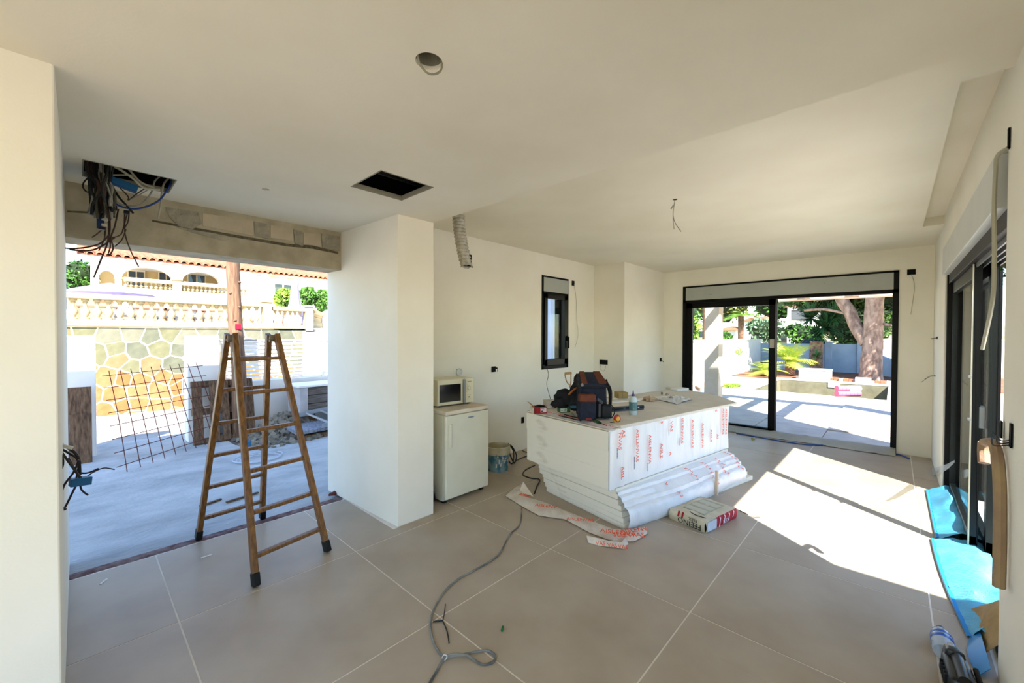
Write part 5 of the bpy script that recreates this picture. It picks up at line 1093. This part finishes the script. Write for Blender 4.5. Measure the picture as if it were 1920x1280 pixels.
# sloping stair wall in front of the wing
a = [ay(*p, 16.4) for p in ((455, 600), (470, 566), (487, 520), (500, 512), (508, 520), (512, 560), (512, 600))]
tag(MB().prismY([(p.x, p.z) for p in a], 16.4, 16.7).build('chimney_wall', paint_m, bevel=.01), 'curved white outdoor chimney wall between the villa and its wing', 'chimney')
# ---- foliage helper
def foliage(name, blobs, n, size, mt, par=None, seed=1, core=None, flat=0):
    r = random.Random(seed); m = MB(); tot = sum(b[3]*b[4]+b[3]*b[5] for b in blobs)
    vs, fs = [], []
    for bx, by, bz, rx, ry, rz in blobs:
        for _ in range(int(n*(rx*ry+rx*rz)/tot)):
            u = r.gauss(0, 1), r.gauss(0, 1), r.gauss(0, 1); l = math.sqrt(sum(q*q for q in u)) or 1; s_ = r.uniform(.72, 1.04)
            c = Vector((bx+rx*u[0]/l*s_, by+ry*u[1]/l*s_, bz+rz*u[2]/l*s_))
            a = Vector((r.gauss(0, 1), r.gauss(0, 1), r.gauss(0, 1))).normalized(); b_ = a.cross(Vector((r.gauss(0, 1), r.gauss(0, 1), r.gauss(0, 1)))).normalized(); q = size*r.uniform(.6, 1.3)
            k = len(vs); vs += [c-a*q*.9, c+b_*q*.4, c+a*q, c-b_*q*.4]; fs.append((k, k+1, k+2, k+3))
    m.v, m.f = vs, fs; o = m.build(name, mt, par, weld=False)
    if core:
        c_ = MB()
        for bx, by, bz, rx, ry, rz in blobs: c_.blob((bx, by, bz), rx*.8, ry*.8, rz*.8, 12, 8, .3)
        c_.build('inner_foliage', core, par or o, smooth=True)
    return o
def leafm(name, a, b_): return mat(name, a, .7, b_, 1.4, thr=(.4, .6))
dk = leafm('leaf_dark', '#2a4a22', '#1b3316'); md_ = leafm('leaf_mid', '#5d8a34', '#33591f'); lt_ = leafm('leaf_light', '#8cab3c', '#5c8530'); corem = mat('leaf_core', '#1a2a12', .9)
t = thing('leafy_tree', 'dense dark green tree left of the white villa', 'tree', (-.6, 19.5, 1.7))
MB().cyl((-.6, 19.5, 1.7), (-.5, 19.5, 3.0), .16, .1).build('trunk', old_wood, t)
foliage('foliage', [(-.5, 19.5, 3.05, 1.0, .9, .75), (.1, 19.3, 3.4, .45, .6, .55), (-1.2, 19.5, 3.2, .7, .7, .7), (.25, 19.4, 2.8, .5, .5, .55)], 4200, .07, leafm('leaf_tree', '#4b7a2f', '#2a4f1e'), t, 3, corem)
for k, (px0, px1, py0, py1, y, lb_) in enumerate(((515, 547, 540, 578, 14.8, 'yellow-green shrub left of the tall folded parasol'), (562, 590, 536, 575, 15.2, 'green shrub right of the tall folded parasol'), (592, 613, 542, 585, 15.0, 'green shrub at the right edge of the opening'))):
    a, b_ = ay(px0, py0, y), ay(px1, py1, y); cx, cz = (a.x+b_.x)/2, (a.z+b_.z)/2; rx, rz = (b_.x-a.x)/2, (a.z-b_.z)/2
    t = thing('shrub', lb_, 'shrub', (cx, y, 1.76)); MB().cyl((cx, y, 1.76), (cx, y, cz), .04, .03).build('stem', old_wood, t)
    foliage('foliage', [(cx, y, cz, rx, .4, rz), (cx+rx*.4, y, cz+rz*.4, rx*.5, .3, rz*.6)], 900, .07, [lt_, md_, md_][k], t, 20+k, corem)

# ================================================================== POOL SIDE
conc2 = mat('pale_paving', '#b3aaa0', .85, '#a39a90', 3, .1, 30)
PX0, PX1, PY0, PY1 = 13.45, 17.5, .12, 3.0
g = MB()
qa, qb, qc, qd = PX0-.16, PX1+.16, PY0-.16, PY1+.16
g.box((7.65, -16, -.6), (qa, 14, -.06)).box((qa, -16, -.6), (qb, qc, -.06)).box((qa, qd, -.6), (qb, 14, -.06)).box((qb, -16, -.6), (24, 14, -.06))
g.build('ground_patio', mat('sandy_ground', '#c3a98f', .95, '#b09076', 2, .2, 20), kind='structure')
pv = container('floor_patio', loc=(10, 1, -.06))
r2 = random.Random(5); x = 7.70; 
cols_ = [7.70+.955*k for k in range(7)]; 
for i in range(6):
    for j in range(-3, 6):
        xa, xb = cols_[i], cols_[i+1]-.012; ya = -.17+.985*j+(.0); yb = ya+.973
        lift = .06 if (ya < .8 and xa > 8.5) else .015; MB().box((xa, ya, -.06), (min(xb, 13.3), yb, -.055+lift*.6+r2.uniform(-.006, .006))).build('paving_slab', conc2, pv, bevel=.004, seg=1)
po_ = thing('swimming_pool', 'empty grey concrete swimming pool with a pale coping', 'pool', ((PX0+PX1)/2, (PY0+PY1)/2, -1.4))
pm = mat('pool_concrete', '#77725a', .9, '#625e49', 2.5, .2, 20, detail=7)
b1 = MB().box((PX0, PY0, -1.5), (PX1, PY1, -1.4)).box((PX0-.15, PY0, -1.5), (PX0, PY1, -.03)).box((PX1, PY0, -1.5), (PX1+.15, PY1, -.03)).box((PX0-.15, PY0-.15, -1.5), (PX1+.15, PY0, -.03)).box((PX0-.15, PY1, -1.5), (PX1+.15, PY1+.15, -.03)); b1.build('basin', pm, po_)
MB().box((PX0-.25, PY0-.25, -.05), (PX0, PY1+.25, .0)).box((PX1, PY0-.25, -.05), (PX1+.3, PY1+.25, .02)).box((PX0, PY0-.25, -.05), (PX1, PY0, .0)).box((PX0, PY1, -.05), (PX1, PY1+.25, .0)).build('coping', conc2, po_, bevel=.01)
a, b_ = ax(1553, 715, PX1), ax(1575, 727, PX1); sk = MB().box((PX1-.03, b_.y, b_.z), (PX1, a.y, a.z)).build('skimmer', paint_m, po_); MB().box((PX1-.035, b_.y+.1, b_.z+.08), (PX1-.03, a.y-.1, a.z-.06)).build('skimmer_mouth', mat('grey_slot', '#a6a69c', .8), po_)
# pergola
pg = thing('pergola', 'beige rendered pergola over the patio, with a square column left of the glass', 'pergola', (10.4, 3.1, -.06))
MB().box((10.28, 3.0, -.06), (10.6, 3.32, 2.30)).build('column', beige_m, pg, bevel=.008); MB().box((10.28, -1.2, -.06), (10.6, -.88, 2.30)).build('column', beige_m, pg, bevel=.008)
MB().box((10.28, -1.2, 2.30), (10.6, 3.32, 2.56)).build('outer_beam', beige_m, pg, bevel=.008)
for k in range(5): y = -.27+.765*k; MB().box((7.66, y, 2.32), (10.28, y+.10, 2.50)).build('rafter', beige_m, pg, bevel=.006)
# items by the column
bl_ = MB().blob((9.3, 3.45, .12), .28, .22, .2, 14, 10, .4); tag(bl_.build('blue_white_bag', mat('pale_blue_bag', '#a9c9e0', .5), smooth=True), 'pale blue plastic sack left of the pergola column', 'sack')
rk = MB(TR((11.6, 4.35, -.02), .3)).box((0, 0, 0), (.5, .22, .12)).box((.05, .02, .12), (.45, .2, .2)); tag(rk.build('brick_pile', terra_m, bevel=.01), 'small orange brick pile just left of the pergola column', 'bricks')
gp_ = MB(TR((12.4, 4.1, -.05), .5)).box((0, 0, 0), (.6, .05, .08)); tag(gp_.build('plank', old_wood, bevel=.004), 'dark plank lying on the ground right of the pergola column', 'plank')
gr = foliage('grass_patch', [(14.2, 3.75, -.02, .5, .22, .03)], 260, .05, lt_, None, 9); gr['kind'] = 'stuff'; gr['label'] = 'small patch of bright grass by the pool corner'; gr['category'] = 'grass'
# pink-white roll pack
rp = thing('roll_pack', 'pink and white wrapped pack of rolls on the near pool edge', 'pack', (13.3, .9, 0))
a = az(1567, 743, .0); b_ = az(1610, 743, .0); d_ = (b_-a).normalized(); L = (b_-a).length; nrm = Vector((-d_.y, d_.x, 0))
for j in range(2):
    for k in range(6):
        c = a+d_*(L*(k+.5)/6)+nrm*(-.02+.0*j)+Vector((0, 0, .08+.13*j)); MB().cyl(c-d_*L*.08, c+d_*L*.08, .075, n=12).build('roll', mat('pink_wrap', '#e2607c', .5) if (k < 3) == (j == 1) or (j == 0 and k < 5) else mat('white_wrap', '#eadfe2', .5), rp)
wb2 = thing('plastic_crate', 'white plastic covered crate on the far side of the pool', 'crate', (17.9, 2.1, 0))
MB().box((17.9, 1.62, -.02), (18.6, 2.52, .32)).build('crate_body', mat('white_crate', '#d6d6d6', .6, '#c4c4c6', 6), wb2, bevel=.03)
MB().box((17.87, 1.60, .32), (18.62, 2.54, .37)).build('lid', paint_m, wb2, bevel=.02)
for k in range(4): MB().box((17.885, 1.72+.2*k, .05), (17.9, 1.80+.2*k, .27)).build('rib', paint_m, wb2, bevel=.004)
be = thing('brick_edging', 'row of reddish edging bricks beyond the pool', 'edging', (18.0, .6, -.03))
for k in range(22):
    y = -.35+.135*k; MB().box((17.98+r2.uniform(-.03, .03), y, -.03), (18.12, y+.12, .09+r2.uniform(-.02, .02))).build('brick', terra_m if k % 3 else conc2, be, bevel=.008)
solid('white_block', (17.9, .55, .0), (18.1, .95, .17), conc2, 'pale block standing on the brick edging beyond the pool', 'block')
MB().sheet([[(18.0+1.2*i, -5+1.1*j, -.02+.04*noise.noise(Vector((i, j, 0)))) for i in range(6)] for j in range(10)], .05).build('ground_soil', mat('red_soil', '#8d6248', .95, '#6d4a38', 3, .3, 20), kind='structure')
# boundary walls
tag(MB().box((12.2, 4.75, -.05), (22.9, 4.95, 1.36)).box((12.2, 4.72, 1.36), (22.9, 4.98, 1.42)).build('garden_wall', paint_m, bevel=.01), 'long sunlit white garden wall left of the pool', 'wall')
gw = MB().box((22.8, 1.0, -.05), (23.0, 4.75, 1.22)); 
shw = mat('white_render_shade', '#9aabb8', .9, '#8a9cab', 2)  # white wall colour tinted blue-grey to carry its shade
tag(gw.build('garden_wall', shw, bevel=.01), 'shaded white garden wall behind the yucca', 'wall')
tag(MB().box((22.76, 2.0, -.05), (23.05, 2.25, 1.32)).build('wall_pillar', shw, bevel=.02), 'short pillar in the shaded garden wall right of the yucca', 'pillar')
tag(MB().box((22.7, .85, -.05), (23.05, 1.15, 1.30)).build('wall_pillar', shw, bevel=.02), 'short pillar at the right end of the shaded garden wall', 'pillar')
a = MB(); pts = [((22.8, .9), .95), ((20.6, -.6), .35), ((19.2, -1.6), .18)]
vs = []
for (x, y), z in pts: vs += [(x, y, -.05), (x+.14, y-.14, -.05), (x+.14, y-.14, z), (x, y, z)]
a.add(vs, [(i*4+k, i*4+(k+1) % 4, (i+1)*4+(k+1) % 4, (i+1)*4+k) for i in range(2) for k in range(4)]+[(3,2,1,0), (8,9,10,11)])
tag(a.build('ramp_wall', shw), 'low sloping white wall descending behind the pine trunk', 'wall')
tag(MB().box((27, -3.5, -.05), (27.2, 1.9, 1.45)).build('street_wall', mat('pink_white_wall', '#e2d6cd', .9), bevel=.01), 'pale wall across the lane seen beyond the sloping wall', 'wall')
tag(MB().blob((22.1, -.95, .55), .35, .55, .3, 14, 10, .6).build('blue_tarp', mat('blue_tarp', '#2462b8', .5, '#1b4c9c', 6), smooth=True), 'crumpled blue tarpaulin right of the pine trunk', 'tarpaulin')
# pine
pt_ = thing('pine_tree', 'big pine with thick scaly trunk and a forked branch at the right of the pool', 'tree', (19.7, .62, 0))
bark = mat('pine_bark', '#a68d79', .95, '#6f5a4c', 7, 1.0, 22, detail=8, stretch=(1, 1, .5))
m = MB(); N = 60; n = 22; vs = []
for i in range(N+1):
    z = -.05+7*i/N; r = .30-.016*z+.06*math.exp(-z*3)
    for k in range(n):
        a = 2*PI*k/n; rr = r*(1+.13*noise.noise(Vector((math.cos(a)*4, math.sin(a)*4, z*2.4)))+.08*abs(noise.noise(Vector((math.cos(a)*9, math.sin(a)*9, z*6)))))
        vs.append((19.75-.0*z+rr*math.cos(a), .62-.03*z+rr*math.sin(a), z))
m.add(vs, [(i*n+k, i*n+(k+1) % n, (i+1)*n+(k+1) % n, (i+1)*n+k) for i in range(N) for k in range(n)]); m.build('trunk', bark, pt_, smooth=True)
MB().tube([(19.8, .75, 1.3), (19.9, 1.05, 1.9), (20.0, 1.25, 2.5), (20.1, 1.5, 3.0), (20.2, 1.6, 4.0)], .2, 10).build('fork', bark, pt_, smooth=True)
MB().tube([(20.0, 1.2, 2.35), (20.1, 1.6, 2.5), (20.2, 2.1, 2.62), (20.3, 2.7, 2.6)], .05, 8).build('branch', bark, pt_, smooth=True)
MB().tube([(19.7, .3, 2.0), (19.6, .1, 1.95)], .05, 8, 1).tube([(19.6, .3, 3.0), (19.4, .05, 3.1)], .04, 8, 1).build('branch_stub', bark, pt_, smooth=True)
foliage('foliage', [(20.2, -1.2, 5.0, 2.4, 1.6, 1.0), (18.6, -3.2, 4.8, 2.2, 1.8, 1.0), (20.8, -3.4, 4.6, 2.4, 2.0, 1.0), (22.6, -2.6, 5.0, 1.8, 1.8, 1.0), (20.5, 1.8, 5.0, 2.6, 2.6, 1.1), (22.0, 3.2, 4.6, 2.0, 2.0, 1.1), (18.8, -.8, 5.4, 2.0, 2.0, 1.0), (23.5, -.6, 4.0, 1.8, 2.4, 1.3), (20.6, 4.4, 5.2, 2.0, 1.6, .9)], 15000, .12, dk, pt_, 5, corem)  # first blobs added out of view to shade the garden wall
# second dark evergreen behind
for k, (c, lb_, mt, n_) in enumerate((((27.0, 1.75, 2.6), 'dark evergreen behind the yucca and pine trunk', leafm('leaf_evergreen', '#46632a', '#22361a'), 6500), ((28, -.9, 2.6), 'dark evergreen right of the pine trunk', dk, 3500))):
    t = thing('evergreen_tree', lb_, 'tree', (c[0], c[1], 0)); MB().cyl((c[0], c[1], 0), (c[0], c[1], 2.6), .16, .1).build('trunk', old_wood, t)
    foliage('foliage', [(c[0], c[1], 2.3, 1.2, 1.0, 1.35), (c[0]+.4, c[1]+1.2, 3.9, 1.5, 1.9, 1.1), (c[0], c[1]-.6, 4.2, 1.5, 1.5, 1.2), (c[0], c[1]-.8, 2.0, 1.0, .9, .8)], n_, .13, mt, t, 40+k, corem)
# yucca and palms
def spiky(name, label, cat, base, trunk_h, tr, crowns, leaf_l, leaf_w, n, mt, seed, droop=.7):
    t = thing(name, label, cat, base); r = random.Random(seed); b0 = Vector(base)
    if trunk_h > 0:
        m = MB(); m.tube([b0, b0+Vector((.03, .02, trunk_h*.5)), b0+Vector((0, 0, trunk_h))], tr, 12, 3); m.build('trunk', mat('fibrous_trunk', '#a37f66', .95, '#6b4d3c', 9, .8, 20), t, smooth=True)
    for c, sc_ in crowns:
        m = MB(); c = Vector(c)
        for k in range(n):
            az_ = r.uniform(0, 2*PI); el = math.asin(r.uniform(-.55, 1)); L = leaf_l*sc_*r.uniform(.75, 1.1); d = Vector((math.cos(az_)*math.cos(el), math.sin(az_)*math.cos(el), math.sin(el))); s_ = d.cross(Vector((0, 0, 1)))
            s_ = s_.normalized() if s_.length > .01 else Vector((1, 0, 0)); vs = []; p = c.copy(); K = 4
            for q in range(K+1):
                f = q/K; w_ = leaf_w*sc_*(1-f)**.6*(.6+.4*min(1, f*4)); vs += [p-s_*w_, p+s_*w_]; p = p+d*(L/K); d = (d+Vector((0, 0, -droop*.35*f))).normalized()
            m.add(vs, [(2*q, 2*q+1, 2*q+3, 2*q+2) for q in range(K)])
        m.build('leaf_crown', mt, t, weld=False)
    return t
yl = leafm('yucca_leaf', '#3a6b3a', '#214026')
spiky('yucca', 'tall dark green yucca with a thick fibrous trunk beyond the pool', 'plant', (22.1, 2.48, 0), 1.35, .24, [((22.1, 2.15, 1.95), .95), ((22.0, 2.7, 2.35), .9), ((22.2, 2.45, 1.6), .7), ((22.1, 1.9, 2.35), .8)], .95, .045, 230, yl, 2, .9)
spiky('yucca', 'small yucca sprouting at the foot of the tall yucca trunk', 'plant', (21.6, 2.42, 0), .25, .1, [((21.6, 2.42, .7), .6)], .7, .03, 110, leafm('yucca_light', '#5f8f4a', '#35602f'), 4, .7)
pl = leafm('palm_leaf', '#b9c24a', '#7f9a35')
def palm(label, base, trunk_h, tr, nf, L, mt, seed, up=.5):
    t = thing('palm', label, 'palm', base); r = random.Random(seed); b0 = Vector(base)
    MB().tube([b0, b0+Vector((.02, 0, trunk_h*.5)), b0+Vector((0, 0, trunk_h))], tr, 12, 3).build('trunk', mat('palm_trunk', '#8a6650', .95, '#5d4232', 8, .8, 20), t, smooth=True)
    m = MB(); c = b0+Vector((0, 0, trunk_h))
    for k in range(nf):
        a = 2*PI*k/nf+r.uniform(-.2, .2); el = r.uniform(.1, 1.2)*up+.1; d = Vector((math.cos(a)*math.cos(el), math.sin(a)*math.cos(el), math.sin(el))); p = c.copy(); K = 9; l_ = L*r.uniform(.8, 1.1)
        for q in range(K):
            pn = p+d*(l_/K); s_ = d.cross(Vector((0, 0, 1))).normalized(); f = (q+1)/K; ll = L*.42*math.sin(min(1, f*1.05)*PI*.85+.2)
            for sg in (-1, 1):
                for h in (0, .5):
                    o_ = p.lerp(pn, h); e_ = o_+s_*sg*ll+d*ll*.55+Vector((0, 0, -.12*ll)); w_ = d*.018*L; m.add([o_-w_, o_+w_, e_], [(0, 1, 2)])
            m.add([p-s_*.008, p+s_*.008, pn+s_*.008, pn-s_*.008], [(0, 1, 2, 3)]); p = pn; d = (d+Vector((0, 0, -.13))).normalized()
    m.build('fronds', mt, t, weld=False); return t
palm('yellow-green young palm at the left end of the shaded garden wall', (19.6, 3.05, 0), .5, .18, 22, 1.15, pl, 3, .9)
palm('short yellow palm in front of the sunlit garden wall', (18.6, 3.75, 0), .15, .12, 12, .9, pl, 8, .8)
palm('tall palm with leaning trunk at the far left of the glass', (26, 8.3, 0), 4.6, .22, 18, 1.6, md_, 12, .5)
palm('distant palm in front of the white hillside house', (33, 8.15, 0), 3.0, .2, 18, 1.5, lt_, 14, .5)
m = MB(); p = Vector((17.2, 4.3, 0)); m.tube([p, p+Vector((0, 0, .5)), p+Vector((.02, .03, 1.0))], .012)
sp_ = thing('sapling', 'thin young sapling against the sunlit garden wall', 'sapling', p); m.build('stem', old_wood, sp_); foliage('foliage', [(17.2, 4.3, .95, .12, .12, .16)], 60, .06, lt_, sp_, 31)
# hill, lane, houses far away
hill = MB(); rows = []
for j in range(14):
    x = 24+3.2*j; rows.append([(x, y, -.08+max(0, (x-32))*.085+.4*noise.noise(Vector((x*.1, y*.1, 0)))*min(1, max(0, (x-30)/8))) for y in [-20+4*k for k in range(16)]])
hill.sheet(rows, .5).build('ground_hill', mat('scrub_ground', '#9a9270', .95, '#77724f', .6, .2, 5), kind='structure', smooth=True)
def villa2(label, x, y0, y1, z0, z1, winrects, roofm=terra_m, th=5):
    t = thing('hillside_house', label, 'house', (x+th/2, (y0+y1)/2, z0)); MB().box((x, y0, z0), (x+th, y1, z1)).build('wall', paint_m, t)
    m = MB(); ov = .3; m.add([(x-ov, y0-ov, z1), (x+th+ov, y0-ov, z1), (x+th+ov, y1+ov, z1), (x-ov, y1+ov, z1), (x+th*.4, y0+.8, z1+.45), (x+th*.6, y0+.8, z1+.45), (x+th*.6, y1-.8, z1+.45), (x+th*.4, y1-.8, z1+.45)], [(3,2,1,0),(4,5,6,7),(0,1,5,4),(1,2,6,5),(2,3,7,6),(3,0,4,7)]); m.build('roof', roofm, t)
    for (a0, a1, b0, b1) in winrects:
        f = MB().box((x-.04, a0, b0), (x, a1, b1)).build('window', mat('brown_window', '#7c6252', .6), t); MB().box((x-.06, a0+.06, b0+.06), (x-.04, a1-.06, b1-.06)).build('pane', mat('far_pane', '#55585a', .2), f)
    return t
villa2('white hillside house with a terracotta roof left of the door mullion', 43, 8.2, 10.6, 0, 3.0, [(8.6, 9.2, 1.5, 1.95), (9.1, 9.5, 2.4, 2.8)])
villa2('lower white annexe beside the left hillside house', 42, 10.8, 12.4, 0, 2.1, [(11.3, 11.7, 1.5, 1.8)])
villa2('white hillside house with a pale balcony right of the door mullion', 44, 5.2, 7.1, 0, 4.2, [(5.5, 6.8, 3.0, 3.9), (5.5, 6.8, 1.8, 2.4)])
for k, (x, y, z, s_, mt) in enumerate(((38, 14.5, 2.0, 1.8, lt_), (42, 16.5, 3.2, 2.3, md_), (52, 15.0, 4.6, 2.8, leafm('leaf_olive', '#8a8a3c', '#5c6a2c')), (56, 10.0, 5.0, 3.0, md_), (37, 10.8, 1.2, 1.0, md_), (36, 7.2, 1.8, 1.3, leafm('leaf_grey', '#7f9a78', '#56754f')), (52, 5.0, 4.6, 2.6, dk), (34, 12.4, 1.1, .9, lt_), (52, 1.0, 4.0, 2.8, md_), (36, 4.8, 1.5, 1.1, md_), (55, 17, 5, 3.0, dk), (40, 20, 3, 2.6, md_))):
    t = thing('hill_tree', 'green tree on the slope, ' + ('farthest left, yellow-green and low', 'tall and leafy above the low one at the left', 'olive-toned behind the left house', 'bushy, between the two hillside houses', 'small round one before the left house', 'grey-green one right of the door mullion', 'dark one above the right house', 'small yellow-green one before the annexe', 'broad one right of the right house', 'small one at the foot of the right house', 'highest dark one on the ridge', 'broad one beyond the left edge of the glass')[k], 'tree', (x, y, 0), group='trees on the hillside')
    MB().cyl((x, y, -.3), (x, y, z), .12*s_, .06*s_, n=8).build('trunk', old_wood, t)
    foliage('foliage', [(x, y, z+.1*s_, s_*.9, s_*.9, s_*.7), (x+.3, y+s_*.5, z+.4*s_, s_*.6, s_*.6, s_*.5), (x, y-s_*.5, z+.2*s_, s_*.6, s_*.6, s_*.5)], 900, .16*s_**.5, mt, t, 60+k, corem)
lp_ = thing('street_lamp', 'thin white street lamp right of the door mullion', 'street lamp', (33, 6.1, 0)); MB().cyl((33, 6.15, 0), (33, 6.15, 2.6), .04, .03, n=8).build('pole', paint_m, lp_); MB().bar((33, 6.15, 2.6), (33, 5.6, 2.75), .05, .04).box((32.9, 5.35, 2.70), (33.1, 5.7, 2.78)).build('lamp_head', paint_m, lp_)
car = thing('parked_car', 'white parked car partly visible behind the shaded garden wall', 'car', (30, 3.6, 0))
MB().add([(29.2, 2.3, .25), (31, 2.3, .25), (31, 4.6, .25), (29.2, 4.6, .25), (29.25, 2.3, .85), (30.95, 2.3, .85), (30.95, 4.6, .95), (29.25, 4.6, .95)], [(3,2,1,0),(4,5,6,7),(0,1,5,4),(1,2,6,5),(2,3,7,6),(3,0,4,7)]).build('body', paint_m, car, bevel=.06)
MB().add([(29.3, 2.7, .85), (30.9, 2.7, .85), (30.9, 4.2, .9), (29.3, 4.2, .9), (29.45, 3.0, 1.4), (30.75, 3.0, 1.4), (30.75, 3.9, 1.4), (29.45, 3.9, 1.4)], [(3,2,1,0),(4,5,6,7),(0,1,5,4),(1,2,6,5),(2,3,7,6),(3,0,4,7)]).build('windows', mat('car_glass', '#22282c', .1), car, bevel=.03)
for x, y in ((29.2, 2.7), (29.2, 4.1), (30.85, 2.7), (30.85, 4.1)): MB().cyl((x, y, .3), (x+.2, y, .3), .3, n=16).build('wheel', rubber_m, car)
# ---- right side of the house and outside the small window
MB().box((-14, -16, -.3), (7.65, -3.75, -.05)).box((.75, -3.75, -.3), (7.65, -.61, -.05)).build('ground_side', conc2, kind='structure')
tag(MB().box((-6, -7.2, -.05), (16, -7.0, 1.3)).build('side_wall', paint_m), 'white boundary wall along the side terrace', 'wall')
tag(MB().box((5.865, 4.55, -.05), (6.06, 4.85, 2.7)).build('outer_column', mat('white_column_shade', '#c9cbdc', .9)), 'shaded white column just outside the narrow window', 'column')  # shade on the white surface is put into this lilac colour
